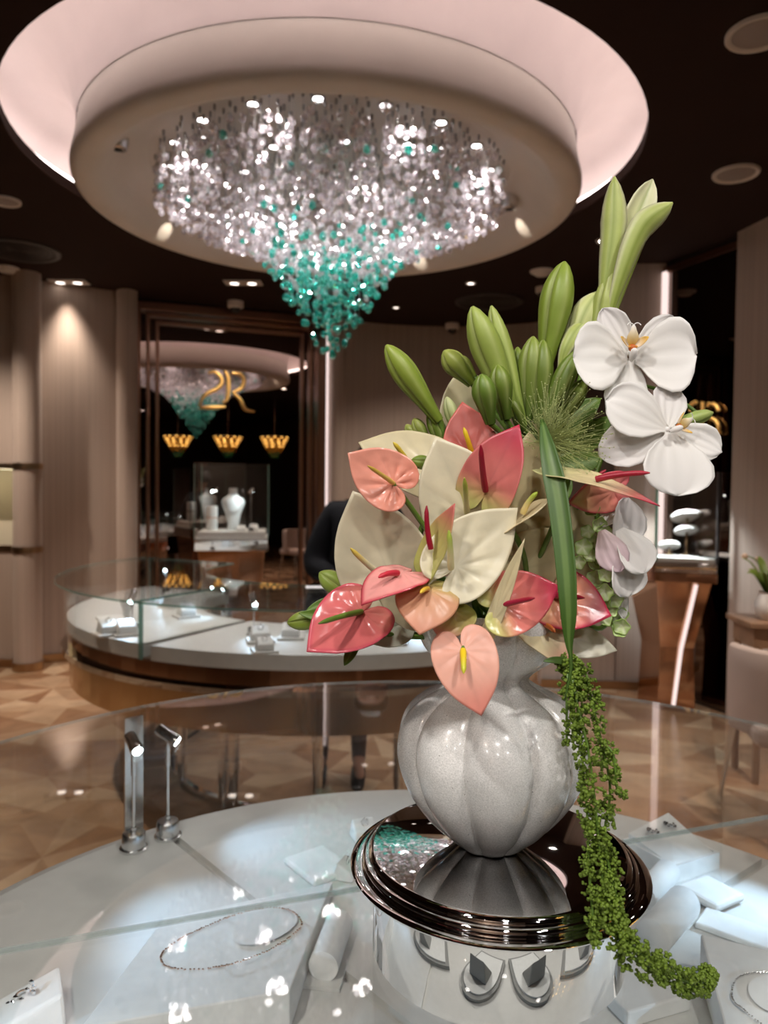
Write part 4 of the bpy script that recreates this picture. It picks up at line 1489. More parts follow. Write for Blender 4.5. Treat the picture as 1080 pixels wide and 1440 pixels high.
cl = catmull([Vector((x, y, 0)) for x, y in ((1130, 1372), (1085, 1368), (1050, 1370), (1034, 1380), (1029, 1398), (1033, 1410), (1050, 1424), (1080, 1448), (1100, 1458))], 8)
chain('necklace', 'thin dark silver chain necklace on the board in the lower right corner', [hit(p.x, p.y, plR, 0.0025) for p in cl], M_silver, r=0.0014)

# stands near the viewer's edge of the case, mirrored in the chrome drum
M_suede = pm('grey_suede', (0.30, 0.30, 0.29), rough=0.8)
for (x, y, rz, lab, w_) in ((0.0, 0.38, 10, 'grey and white rounded display stand mirrored left of centre in the chrome drum', 0.17), (0.23, 0.37, -12, 'grey and white rounded display stand mirrored right of centre in the chrome drum', 0.18), (-0.28, 0.52, 40, 'grey and white rounded display stand mirrored at the left side of the chrome drum', 0.17), (0.50, 0.50, -45, 'grey and white rounded display stand mirrored at the right side of the chrome drum', 0.17)):
    t = thing('display_stand', lab, 'jewellery stand', (x, y, TZ + 0.0006), group='display stands mirrored in the chrome drum')
    Mx = Matrix.Translation((x, y, TZ + 0.0006)) @ Matrix.Rotation(R(rz), 4, 'Z')
    out = [Mx @ Vector((w_ * 0.5 * math.cos(a), w_ * 0.75 * math.sin(a) if math.sin(a) > 0 else -w_ * 0.75 * min(1, -math.sin(a) * 3), 0)) for a in [2 * PI * k / 36 for k in range(36)]]
    b = MB(); b.prism([(v.x, v.y) for v in out], TZ + 0.0006, TZ + 0.022); b.build('base', M_suede, t)
    c_ = Vector((x, y, 0))
    b = MB(); b.prism([tuple((c_ + (v - c_) * 0.86).xy) for v in out], TZ + 0.022, TZ + 0.030); b.build('pad', M_velvet, t, bevel=0.002)
    b = MB(); b.hexa([Mx @ Vector(p_) for p_ in ((-w_ * .25, -w_ * .1, .030), (w_ * .25, -w_ * .1, .030), (w_ * .25, w_ * .3, .030), (-w_ * .25, w_ * .3, .030))], [Mx @ Vector(p_) for p_ in ((-w_ * .22, -w_ * .05, .05), (w_ * .22, -w_ * .05, .05), (w_ * .2, w_ * .25, .13), (-w_ * .2, w_ * .25, .13))]); b.build('upright', M_suede, t, bevel=0.004)

# ------------------------------------------------------------------ chrome pedestal on the glass
PX, PY = 0.113, 0.712
pd = thing('chrome_pedestal', 'polished chrome drum pedestal with wide lid standing on the round case', 'pedestal', (PX, PY, GZ))
b = MB(); b.lathe([(0, 0.0005), (0.118, 0.0005), (0.1195, 0.002), (0.1195, 0.076), (0.112, 0.078), (0, 0.078)], (PX, PY, GZ), n=96); b.build('drum', M_chrome, pd)
b = MB(); b.lathe([(0.05, 0.078), (0.121, 0.078), (0.1235, 0.0785), (0.1245, 0.081), (0.1390, 0.0815), (0.1412, 0.0825), (0.1418, 0.0838), (0.1405, 0.0850), (0.1330, 0.0856), (0.1290, 0.0850), (0.1288, 0.0858), (0.1298, 0.0868), (0.1302, 0.0892), (0.1298, 0.0918), (0.1285, 0.0926), (0.1255, 0.0928), (0.1245, 0.0928), (0.1243, 0.0945), (0.05, 0.0945)], (PX, PY, GZ), n=96); b.build('flange', M_chrome, pd)
b = MB(); b.lathe([(0.05, 0.0945), (0.1235, 0.0945), (0.1243, 0.0955), (0.1238, 0.0968), (0.1212, 0.0985), (0.1195, 0.0990), (0, 0.0990)], (PX, PY, GZ), n=96); b.build('lid', M_chrome, pd)

# ------------------------------------------------------------------ vase
VX, VY, VZ = 0.106, 0.716, GZ + 0.0992


def glazemat():
    m, nt, out = newmat('speckled_grey_white_glaze')
    N, L = nt.nodes, nt.links
    tc = N.new('ShaderNodeTexCoord')
    n1 = N.new('ShaderNodeTexNoise'); n1.inputs['Scale'].default_value = 900; n1.inputs['Detail'].default_value = 2
    n2 = N.new('ShaderNodeTexNoise'); n2.inputs['Scale'].default_value = 26; n2.inputs['Detail'].default_value = 5
    n3 = N.new('ShaderNodeTexVoronoi'); n3.inputs['Scale'].default_value = 95
    for n_ in (n1, n2, n3):
        L.new(tc.outputs['Object'], n_.inputs['Vector'])
    c1_ = N.new('ShaderNodeValToRGB'); e = c1_.color_ramp.elements
    e[0].position = 0.32; e[0].color = (0.66, 0.66, 0.64, 1); e[1].position = 0.68; e[1].color = (0.93, 0.92, 0.90, 1)
    L.new(n1.outputs['Fac'], c1_.inputs['Fac'])
    mr = N.new('ShaderNodeMapRange'); mr.inputs['From Min'].default_value = 0.3; mr.inputs['From Max'].default_value = 0.7; mr.inputs['To Min'].default_value = 0.9; mr.inputs['To Max'].default_value = 1.06
    L.new(n2.outputs['Fac'], mr.inputs['Value'])
    v = N.new('ShaderNodeVectorMath'); v.operation = 'SCALE'
    L.new(c1_.outputs['Color'], v.inputs[0]); L.new(mr.outputs[0], v.inputs['Scale'])
    c3 = N.new('ShaderNodeValToRGB'); e = c3.color_ramp.elements
    e[0].position = 0.03; e[0].color = (0.25, 0.23, 0.21, 1); e[1].position = 0.06; e[1].color = (1, 1, 1, 1)
    L.new(n3.outputs['Distance'], c3.inputs['Fac'])
    mu = N.new('ShaderNodeVectorMath'); mu.operation = 'MULTIPLY'
    L.new(v.outputs[0], mu.inputs[0]); L.new(c3.outputs['Color'], mu.inputs[1])
    b = N.new('ShaderNodeBsdfPrincipled'); b.inputs['Roughness'].default_value = 0.24
    b.inputs['Coat Weight'].default_value = 0.3; b.inputs['Coat Roughness'].default_value = 0.08
    L.new(mu.outputs[0], b.inputs['Base Color'])
    bp = N.new('ShaderNodeBump'); bp.inputs['Strength'].default_value = 0.12; bp.inputs['Distance'].default_value = 0.002
    L.new(n2.outputs['Fac'], bp.inputs['Height']); L.new(bp.outputs['Normal'], b.inputs['Normal'])
    L.new(b.outputs[0], out.inputs['Surface'])
    return m


prof = [(0.0, 0.002), (0.026, 0.0), (0.034, 0.003), (0.042, 0.010), (0.058, 0.024), (0.074, 0.044), (0.085, 0.064), (0.0915, 0.085), (0.0925, 0.100), (0.0895, 0.116), (0.082, 0.130), (0.070, 0.141), (0.056, 0.149), (0.044, 0.155), (0.037, 0.160), (0.036, 0.165), (0.040, 0.170), (0.049, 0.177), (0.059, 0.184), (0.067, 0.194), (0.073, 0.207), (0.075, 0.219), (0.073, 0.228), (0.069, 0.231), (0.065, 0.226), (0.063, 0.210), (0.054, 0.19), (0.03, 0.168), (0.028, 0.15), (0.0, 0.14)]
# smooth the outline
pr = catmull([Vector((r, 0, z)) for r, z in prof], 4)
prof_s = [(max(0, p.x), p.z) for p in pr]
NL = 10


def lobes(a, t):
    # t runs along the profile: 0 base, 0.5 neck, 1 inside
    amp = interp([(0, 0.02), (0.08, 0.15), (0.2, 0.13), (0.3, 0.12), (0.4, 0.18), (0.47, 0.24), (0.52, 0.18), (0.6, 0.09), (0.75, 0.06), (0.82, 0.02), (1, 0)], t)
    wob = 0.18 * math.sin(2 * a + 0.6) + 0.12 * math.sin(3 * a + 2)
    c = abs(math.sin((NL * (a + wob * 0.25) + 3.0 * t) / 2))
    return 1 - amp * (1 - c ** 0.55)


b = MB(); b.lathe(prof_s, (VX, VY, VZ), n=240, lobes=lobes)
vase = tag(b.build('gourd_vase', glazemat()), 'ribbed grey white gourd shaped vase standing on the chrome pedestal', 'vase')
# ------------------------------------------------------------------ flower materials
M_spathe = pm('waxy_spathe', (1, 1, 1), rough=0.32, attr=True, trans=0.22, bump=0.10, bump_scale=120, bump_dist=0.001, noise_amt=0.05, noise_scale=70)
M_gloss = pm('glossy_spathe', (1, 1, 1), rough=0.20, attr=True, trans=0.12, bump=0.15, bump_scale=90, bump_dist=0.0012, noise_amt=0.06, noise_scale=70)
M_spadix = pm('spadix_grain', (1, 1, 1), rough=0.4, attr=True, bump=0.5, bump_scale=900, bump_dist=0.0006)
M_leaf = pm('green_leaf', (1, 1, 1), rough=0.42, attr=True, trans=0.25, noise_amt=0.08, noise_scale=50)
M_petal = pm('white_petal', (1, 1, 1), rough=0.5, attr=True, trans=0.28, sheen=0.1, bump=0.08, bump_scale=200, bump_dist=0.0006)
M_stem = pm('green_stem', lin((92, 122, 44)), rough=0.45, noise_amt=0.1, noise_scale=60)
M_amar = pm('amaranth_green', lin((106, 130, 38)), rough=0.6, noise_amt=0.22, noise_scale=120, trans=0.12)
M_hair = pm('panic_grass_green', lin((176, 186, 120)), rough=0.6, trans=0.2)

VM = Vector((VX, VY, VZ + 0.20))          # inside of the vase mouth

HEART = [(0, 1.0), (3, 0.955), (8, 0.89), (16, 0.82), (28, 0.74), (42, 0.665), (58, 0.605), (75, 0.565), (92, 0.545), (110, 0.53), (128, 0.505), (145, 0.455), (158, 0.385), (168, 0.29), (175, 0.18), (180, 0.10)]
CREAM = lin((232, 224, 196)); CREAM2 = lin((218, 206, 168)); PEACH = lin((232, 160, 140)); PINK = lin((226, 118, 118)); ROSE = lin((205, 62, 88)); LIME = lin((190, 196, 110)); DRED = lin((150, 18, 44)); YEL = lin((222, 196, 70))


def spathe_geo(w=1.0, roll=0.0, bend=0.0, pucker=0.008, wave=0.01, c=CREAM, tc=None, edge=None, lobe=None, bc=None, seed=0, nr=16, na=64, lobe_up=0.0, rollv=None, foldk=0.0):
    """heart shaped spathe, unit long from base (origin) to tip (+y), facing +z; returns verts, faces, colours, tip point"""
    def shape(x, y):
        k = roll if rollv is None else roll + rollv * y
        if abs(k) > 1e-3:
            X, Z = math.sin(k * x) / k, (1 - math.cos(k * x)) / k
        else:
            X, Z = x, 0
        Z += foldk * abs(x)
        if abs(bend) > 1e-3:
            Y, Zb = math.sin(bend * y) / bend, (1 - math.cos(bend * y)) / bend
            nY, nZ = -math.sin(bend * y), math.cos(bend * y)
        else:
            Y, Zb, nY, nZ = y, 0, 0, 1
        if y < 0:
            Z += lobe_up * (-y) 
        return Vector((X, Y + nY * Z, Zb + nZ * Z))
    vs = [shape(0, 0)]
    cols = [bc if bc else c]
    rs = random.Random(seed)
    ph = [rs.uniform(0, 6.28) for _ in range(4)]
    for i in range(1, nr + 1):
        s = (i / nr) ** 0.9
        for k in range(na):
            th = -PI + 2 * PI * k / na
            th_deg = abs(math.degrees(th))
            r = interp(HEART, th_deg) * s
            x, y = r * math.sin(th) * w, r * math.cos(th)
            p = shape(x, y)
            v = -pucker * abs(math.cos(th * 5.0)) ** 6 * math.sin(PI * min(1, s * 1.05)) * sstep(s, 0.05, 0.5) 
            v += wave * s * s * (math.sin(3 * th + ph[0]) + 0.6 * math.sin(5 * th + ph[1]) + 0.4 * math.sin(9 * th + ph[2])) * (0.4 + 0.6 * min(1, th_deg / 40))
            v += pucker * 0.5 * noise.noise(Vector((x * 9 + seed, y * 9, 3)))
            vs.append(p + Vector((0, 0, v)))
            col = c
            if bc:
                col = mixc(bc, col, sstep(s, 0.0, 0.45))
            if lobe and y < 0.25:
                col = mixc(col, lobe, sstep(0.25 - y, 0.05, 0.55))
            if tc:
                col = mixc(col, tc, sstep(y, 0.3, 0.95))
            if edge:
                col = mixc(col, edge, sstep(s, 0.86, 0.99))
            col = mixc(col, tuple(q * 0.88 for q in col), 0.6 * abs(math.cos(th * 5.0)) ** 14 * sstep(1.05 - s, 0, .3))
            cols.append(col)
    fs = [(0, 1 + (k + 1) % na, 1 + k) for k in range(na)]
    for i in range(nr - 1):
        for k in range(na):
            a = 1 + i * na + k; b_ = 1 + i * na + (k + 1) % na
            fs.append((a, b_, b_ + na, a + na))
    return vs, fs, cols, shape(0, 1.0)


def frame_from(ydir, nrm):
    y = ydir.normalized()
    z = (nrm - y * nrm.dot(y))
    z.normalize()
    x = y.cross(z)
    return Matrix((x, y, z)).transposed()


def anthurium(label, base, tip, Yb, Yt, nrm, sp=None, c=CREAM, w=1.0, roll=0.0, bend=0.0, spc=(YEL, YEL), spr=3.6, gloss=False, stem=True, name='anthurium', stem_exit=None, **kw):
    B, T = P(*base, Yb), P(*tip, Yt)
    vs, fs, cols, tl = spathe_geo(w=w, roll=roll, bend=bend, c=c, **kw)
    L_ = (T - B).length / tl.length
    # rotate so the deformed tip points at T, with the surface facing nrm
    Ml = frame_from(tl, Vector((0, -tl.z, tl.y)) if abs(tl.z) > 1e-4 else Vector((0, 0, 1)))
    Mw = frame_from(T - B, NV(*nrm))
    M3 = Mw @ Ml.transposed()
    t = thing(name, label, 'flower', tuple(B), group='anthuriums in the vase')
    b = MB(); b.add([B + M3 @ (v * L_) for v in vs], fs, cols=cols)
    b.build('spathe', M_gloss if gloss else M_spathe, t, solid=0.0009)
    N3 = M3 @ Vector((0, 0, 1))
    if sp:
        (sx, sy, sY) = sp[:3]
        S0 = B + N3 * 0.002 if len(sp) < 6 else P(*sp[3:6])
        S1 = P(sx, sy, sY)
        mid = (S0 + S1) / 2 + N3 * 0.003
        path = bez(S0, mid, S1, 12)
        r0 = spr * Yb / FPX
        rad = [r0 * (0.85 if i == 0 else 1.0 - 0.32 * (i / 12) if i < 11 else (0.5 if i == 11 else 0.2)) for i in range(13)]
        b = MB(); b.tube(path, rad, n=14, cols=[mixc(spc[0], spc[1], sstep(i / 12, 0.25, 0.9)) for i in range(13)])
        b.build('spadix', M_spadix, t)
    if stem:
        ex = NV(*stem_exit) if stem_exit else -N3
        e = VM + Vector((random.uniform(-.025, .025), random.uniform(-.02, .02), 0))
        b = MB(); b.tube(bez(B - N3 * 0.0005, B + ex * 0.045, e, 14), 0.0024, n=10); b.build('stem', M_stem, t)
    return t


anthurium('peach pink anthurium facing the viewer at the far left of the bouquet', (553, 680), (489, 637), 0.628, 0.62, (-0.15, 0.25, 1), sp=(517, 655, 0.600), c=lin((236, 160, 140)), lobe=lin((232, 150, 128)), w=1.0, roll=0.35, bend=0.25, spc=(lin((226, 190, 100)), lin((205, 170, 70))), gloss=True, pucker=0.03, seed=1, spr=3.6, stem_exit=(0.5, -0.6, -0.5))
anthurium('pale cream anthurium half hidden behind the peach pink one', (606, 660), (504, 622), 0.70, 0.70, (-0.2, 0.55, 1), sp=(553, 622, 0.675, 573, 650, 0.69), c=CREAM2, w=0.85, roll=0.5, spc=(YEL, YEL), spr=4.2, seed=2)
anthurium('large cream anthurium with pointed upper tip and pale spadix in the middle', (656, 722), (612, 614), 0.668, 0.66, (-0.10, 0.25, 1), sp=(653, 672, 0.635), c=CREAM, w=0.98, roll=0.75, bend=-0.2, spc=(lin((222, 212, 160)), lin((170, 180, 70))), spr=4.6, seed=3)
anthurium('salmon red anthurium with yellow spadix at the back below the lily buds', (664, 640), (650, 565), 0.71, 0.72, (-0.1, 0.2, 1), sp=(652, 601, 0.70), c=lin((208, 106, 96)), w=0.92, roll=0.5, spc=(lin((220, 160, 30)), lin((232, 200, 40))), spr=4.2, seed=4, pucker=0.02)
anthurium('deep pink anthurium folded around a dark red spadix, greenish below', (684, 690), (730, 597), 0.655, 0.645, (-0.45, 0.1, 1), sp=(676, 626, 0.63), c=lin((222, 128, 122)), tc=ROSE, lobe=lin((205, 205, 130)), w=0.80, roll=1.1, bend=-0.3, spc=(DRED, DRED), spr=5.0, seed=5)
anthurium('broad cream anthurium standing behind the deep pink folded one', (742, 735), (745, 606), 0.672, 0.676, (0.1, 0.1, 1), c=lin((206, 192, 148)), w=0.78, roll=0.4, seed=6)
anthurium('biggest cream anthurium on the left with yellow spadix, above the pink flowers', (548, 808), (496, 690), 0.665, 0.655, (-0.25, 0.2, 1), sp=(493, 771, 0.622, 528, 803, 0.645), c=CREAM, w=0.98, roll=0.55, spc=(CREAM2, lin((214, 188, 80))), spr=4.4, seed=7, pucker=0.006)
anthurium('small lime green anthurium with red tip and upright dark red spadix', (606, 786), (640, 708), 0.615, 0.60, (-0.85, 0.25, 0.6), sp=(600, 711, 0.60, 606, 772, 0.605), c=lin((206, 200, 120)), tc=lin((214, 120, 112)), lobe=LIME, w=0.62, roll=1.2, spc=(DRED, DRED), spr=4.4, seed=8)
anthurium('pink anthurium lying nearly level with a red rim and short red spadix', (566, 806), (508, 852), 0.61, 0.585, (-0.25, 0.82, 0.55), sp=(532, 812, 0.588, 560, 806, 0.602), c=lin((240, 164, 158)), edge=lin((206, 66, 84)), w=0.88, roll=-0.3, bend=-0.75, spc=(lin((190, 40, 60)), lin((200, 40, 60))), spr=4.6, seed=9, gloss=True, pucker=0.02)
anthurium('large cream anthurium in front with fan shaped veins and pale green spadix', (642, 796), (728, 714), 0.615, 0.625, (0.15, 0.2, 1), sp=(631, 746, 0.585, 634, 800, 0.60), c=CREAM, w=0.80, roll=0.45, bend=0.35, spc=(lin((224, 214, 160)), lin((176, 196, 80))), spr=5.0, seed=10, pucker=0.02)
anthurium('cream anthurium seen edge on with a lime tipped spadix right of the middle', (716, 742), (778, 700), 0.645, 0.62, (-0.2, 0.9, 0.35), sp=(756, 692, 0.625, 735, 722, 0.635), c=lin((230, 214, 172)), lobe=lin((226, 196, 150)), w=0.85, roll=0.7, spc=(lin((228, 208, 140)), lin((160, 180, 60))), spr=4.6, seed=11)
anthurium('cream anthurium low behind the green blade with peach spadix', (735, 800), (782, 742), 0.67, 0.665, (0.0, 0.2, 1), sp=(780, 736, 0.675, 765, 760, 0.68), c=lin((214, 202, 158)), w=1.1, roll=0.3, spc=(lin((226, 190, 140)), lin((226, 190, 120))), spr=4.0, seed=12)
anthurium('narrow rolled cream anthurium seen from its side left of the pink and green pair', (694, 872), (738, 757), 0.618, 0.605, (-0.35, 0.05, 1), sp=(734, 768, 0.615, 718, 810, 0.622), c=lin((224, 212, 172)), w=0.17, roll=3.0, spc=(lin((226, 190, 140)), lin((226, 190, 120))), spr=4.4, seed=13)
anthurium('peach anthurium with olive rim and stubby yellow spadix above the vase', (602, 830), (590, 893), 0.605, 0.585, (-0.1, 0.35, 1), sp=(591, 834, 0.588), c=lin((224, 168, 132)), tc=lin((228, 162, 134)), lobe=lin((202, 192, 116)), w=1.25, roll=-0.75, bend=-0.55, spc=(lin((220, 170, 60)), lin((228, 190, 60))), spr=3.8, seed=14, pucker=0.015)
anthurium('lime green anthurium with pink veins tucked under the peach one', (634, 858), (618, 898), 0.63, 0.615, (0.15, 0.45, 1), sp=(631, 870, 0.612, 630, 850, 0.622), c=lin((206, 190, 118)), bc=lin((214, 130, 110)), tc=lin((226, 150, 130)), lobe=lin((186, 192, 100)), w=1.5, roll=0.5, spc=(lin((226, 176, 120)), lin((226, 170, 110))), spr=4.6, seed=15, pucker=0.04)
anthurium('rose pink anthurium with green spadix lowest on the left of the bouquet', (508, 862), (431, 917), 0.635, 0.605, (-0.15, 0.5, 1), sp=(448, 877, 0.585), c=lin((216, 112, 112)), lobe=lin((222, 132, 122)), edge=lin((206, 84, 100)), w=0.95, roll=0.4, bend=-0.2, spc=(lin((96, 124, 38)), lin((88, 116, 40))), spr=4.6, seed=16, gloss=True, pucker=0.025)
anthurium('light peach anthurium hanging in front of the vase neck', (651, 915), (677, 1007), 0.595, 0.578, (0.05, 0.15, 1), sp=(652, 947, 0.575), c=lin((238, 178, 156)), tc=lin((230, 146, 130)), w=0.92, roll=0.25, bend=-0.3, spc=(lin((232, 200, 30)), lin((200, 200, 50))), spr=5.0, seed=17, stem_exit=(0.1, 0.8, -0.7))
anthurium('pink and lime anthurium with red spadix, left of the long green blade', (706, 851), (787, 824), 0.62, 0.615, (0.0, 0.25, 1), sp=(752, 841, 0.592), c=lin((226, 128, 118)), tc=lin((202, 56, 86)), lobe=lin((206, 206, 128)), w=1.0, roll=0.35, bend=0.25, spc=(lin((160, 24, 60)), DRED), spr=4.4, seed=18, gloss=True, pucker=0.015)
anthurium('pink and cream anthurium with red rim, right of the long green blade', (778, 838), (860, 866), 0.66, 0.645, (0.1, 0.3, 1), sp=(822, 841, 0.63), c=lin((228, 150, 122)), tc=lin((222, 84, 106)), lobe=lin((216, 206, 146)), edge=lin((208, 60, 90)), w=1.0, roll=0.3, spc=(lin((160, 24, 60)), DRED), spr=4.4, seed=19, gloss=True, pucker=0.015)
anthurium('cream anthurium with pink drooping tip and orange spadix beneath the pink pair', (752, 880), (808, 940), 0.655, 0.645, (0.0, 0.85, 0.75), sp=(781, 889, 0.642, 762, 876, 0.655), c=lin((228, 216, 176)), tc=lin((232, 160, 150)), w=0.80, roll=0.5, bend=-0.5, spc=(lin((220, 130, 60)), lin((222, 120, 60))), spr=4.2, seed=20)
anthurium('white anthurium pointing right at the bottom of the bouquet beside the bracts', (800, 896), (868, 915), 0.685, 0.675, (0.0, 0.6, 1), c=lin((236, 232, 212)), w=0.72, roll=-0.4, seed=21)
anthurium('pink anthurium seen edge on with long red spadix pointing right below the orchids', (800, 668), (928, 712), 0.635, 0.60, (-0.15, 0.96, 0.12), sp=(914, 665, 0.60, 838, 674, 0.62), c=lin((230, 214, 168)), tc=lin((206, 50, 80)), lobe=lin((222, 220, 160)), w=0.55, roll=0.5, bend=-0.25, spc=(DRED, lin((168, 20, 48))), spr=4.8, seed=22)
anthurium('glossy pink cupped anthurium under the long red spadix', (862, 690), (798, 708), 0.66, 0.65, (-0.1, -0.35, 1), sp=(852, 661, 0.655, 825, 676, 0.66), c=lin((228, 150, 128)), edge=lin((214, 90, 104)), lobe=lin((222, 120, 122)), tc=lin((214, 204, 140)), w=0.75, roll=0.6, spc=(DRED, DRED), spr=3.5, seed=23, gloss=True, pucker=0.03)
anthurium('cream anthurium standing upright at the back between the lily buds', (664, 610), (652, 511), 0.79, 0.80, (0.1, 0.05, 1), c=lin((206, 196, 158)), w=0.85, roll=0.7, seed=24)
anthurium('cream anthurium on the right behind the green blade beside the bracts', (800, 800), (822, 690), 0.69, 0.69, (0.2, 0.15, 1), sp=(774, 724, 0.675, 770, 745, 0.68), c=lin((216, 204, 164)), w=0.62, roll=0.4, seed=25)
anthurium('small pale anthurium low behind the rose pink one', (560, 880), (520, 905), 0.68, 0.67, (-0.2, 0.2, 1), c=lin((206, 208, 190)), w=1.0, seed=26)
anthurium('pale cream anthurium glimpsed under the level pink one', (592, 858), (530, 838), 0.655, 0.65, (-0.1, -0.2, 1), c=lin((220, 214, 182)), w=0.9, roll=0.3, seed=27)


# ------------------------------------------------------------------ blades, buds, lilies
def blade(b, path, nrms, hw, c0, c1, cross=0.0, n=8, mid=None, cedge=None):
    """a strip along path with half widths hw; cross > 0 cups it towards the normal"""
    path = [Vector(p) for p in path]
    m = len(path)
    vs, cols, fs = [], [], []
    for i in range(m):
        t = (path[min(i + 1, m - 1)] - path[max(i - 1, 0)]).normalized()
        nr = nrms[i] if isinstance(nrms, list) else nrms
        nr = (nr - t * nr.dot(t)).normalized()
        x = t.cross(nr)
        u = i / (m - 1)
        h = hw[i]
        for k in range(n + 1):
            s = -1 + 2 * k / n
            a = cross * s
            if abs(cross) > 1e-3:
                X, Z = math.sin(a) / cross * h, (1 - math.cos(a)) / abs(cross) * h * (1 if cross > 0 else -1)
            else:
                X, Z = s * h, 0
            vs.append(path[i] + x * X + nr * Z)
            c = mixc(c0, c1, u)
            if mid and abs(s) < 0.2:
                c = mixc(mid, c, 0.4)
            if cedge:
                c = mixc(c, cedge, sstep(abs(s), 0.5, 1))
            cols.append(c)
    for i in range(m - 1):
        for k in range(n):
            a = i * (n + 1) + k
            fs.append((a, a + 1, a + n + 2, a + n + 1))
    b.add(vs, fs, cols=cols)
    return b


G1, G2, G3 = lin((126, 148, 52)), lin((182, 192, 96)), lin((78, 102, 36))
BUDP = [(0, 0.42), (0.10, 0.50), (0.25, 0.64), (0.42, 0.84), (0.56, 0.97), (0.66, 1.0), (0.77, 0.91), (0.87, 0.70), (0.95, 0.42), (0.985, 0.25), (1, 0.10)]


def bud(b, p0, p1, r, sag=(0, 0, 0), cb=G1, ct=G2, prof=BUDP, ridge=0.15):
    path = bez(p0, (p0 + p1) / 2 + Vector(sag), p1, 22)
    vs, fs, cols = [], [], []
    n = 30
    t0 = (p1 - p0).normalized()
    x = t0.orthogonal().normalized()
    for i, p in enumerate(path):
        u = i / 22
        t = (path[min(i + 1, 22)] - path[max(i - 1, 0)]).normalized()
        x = (x - t * x.dot(t)).normalized(); y = t.cross(x)
        rr_ = r * interp(prof, u)
        for k in range(n):
            a = 2 * PI * k / n
            q = abs(math.cos(1.5 * a))           # three outer petals with seams
            rad = rr_ * (1 - ridge * (1 - q) ** 3 * 2.2 + ridge * 0.6 * abs(math.cos(3 * a)))
            vs.append(p + (x * math.cos(a) + y * math.sin(a)) * rad)
            c = mixc(cb, ct, u)
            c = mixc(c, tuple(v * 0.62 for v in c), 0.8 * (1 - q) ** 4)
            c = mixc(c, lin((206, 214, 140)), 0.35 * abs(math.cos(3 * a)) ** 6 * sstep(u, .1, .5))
            cols.append(c)
    for i in range(22):
        for k in range(n):
            fs.append((i * n + k, i * n + (k + 1) % n, (i + 1) * n + (k + 1) % n, (i + 1) * n + k))
    fs.append(list(range(n))[::-1]); fs.append([22 * n + k for k in range(n)])
    b.add(vs, fs, cols=cols)


def lily_stem(label, root_px, rootY, buds, leaves=(), group='lily stems in the vase'):
    Rp = P(*root_px, rootY)
    t = thing('lily_stem', label, 'flower', tuple(Rp), group=group)
    e = VM + Vector((random.uniform(-.02, .02), random.uniform(-.02, .02), 0))
    b = MB(); b.tube(bez(e, (e + Rp) / 2 + Vector((0, 0.01, 0.01)), Rp, 12), 0.0035, n=10)
    for bd in buds:
        (bx, by, bY), (tx, ty, tY), rpx = bd[:3]
        p0 = P(bx, by, bY)
        b.tube(bez(Rp, (Rp + p0) / 2, p0, 8), 0.0026, n=8)
    b.build('stem', M_stem, t)
    for bd in buds:
        (bx, by, bY), (tx, ty, tY), rpx = bd[:3]
        kw = bd[3] if len(bd) > 3 else {}
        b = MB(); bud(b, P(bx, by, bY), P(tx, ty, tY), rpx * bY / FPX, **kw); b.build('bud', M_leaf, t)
    for lf in leaves:
        (ax, ay, aY), (mx, my, mY), (zx, zy, zY), wpx = lf[:4]
        path = bez(P(ax, ay, aY), P(mx, my, mY), P(zx, zy, zY), 14)
        hw = [wpx * aY / FPX * (math.sin(PI * (0.12 + 0.88 * i / 14)) ** 0.8 + 0.02) for i in range(15)]
        b = MB(); blade(b, path, NV(-0.2, 0.3, 1), hw, G3, lin((104, 138, 52)), cross=0.5, mid=lin((140, 168, 84))); b.build('leaf', M_leaf, t, solid=0.0006)
    return t


lily_stem('lily stem with one long green bud leaning out to the upper left', (640, 660), 0.73,
          [((617, 592, 0.72), (543, 485, 0.71), 18, dict(cb=G1, ct=lin((164, 184, 74)))),
           ((648, 620, 0.725), (628, 558, 0.73), 10, dict(ct=lin((206, 212, 160)))),
           ((604, 628, 0.73), (582, 588, 0.735), 10, dict(cb=G3)), ((590, 624, 0.735), (571, 597, 0.74), 8, dict(cb=G3)), ((625, 640, 0.725), (606, 572, 0.73), 12, dict(cb=G3, ct=G1))],
          leaves=[((640, 640, .73), (620, 610, .735), (600, 560, .74), 9)])
lily_stem('lily stem with a pair of tall pale green buds at the top centre', (742, 640), 0.74,
          [((722, 585, 0.73), (664, 431, 0.72), 22, dict(cb=lin((150, 172, 80)), ct=lin((176, 194, 96)))),
           ((736, 600, 0.735), (691, 430, 0.74), 15, dict(cb=lin((150, 172, 80)), ct=lin((182, 198, 104)))),
           ((690, 596, 0.70), (677, 526, 0.69), 17, dict(cb=G3, ct=lin((120, 150, 56)))),
           ((712, 590, 0.715), (700, 513, 0.71), 17, dict(cb=G3, ct=G1)),
           ((664, 540, 0.76), (624, 493, 0.755), 16, dict(cb=G1, ct=G2)),
           ((668, 530, 0.765), (645, 500, 0.77), 9, dict(cb=G1, ct=G2))])
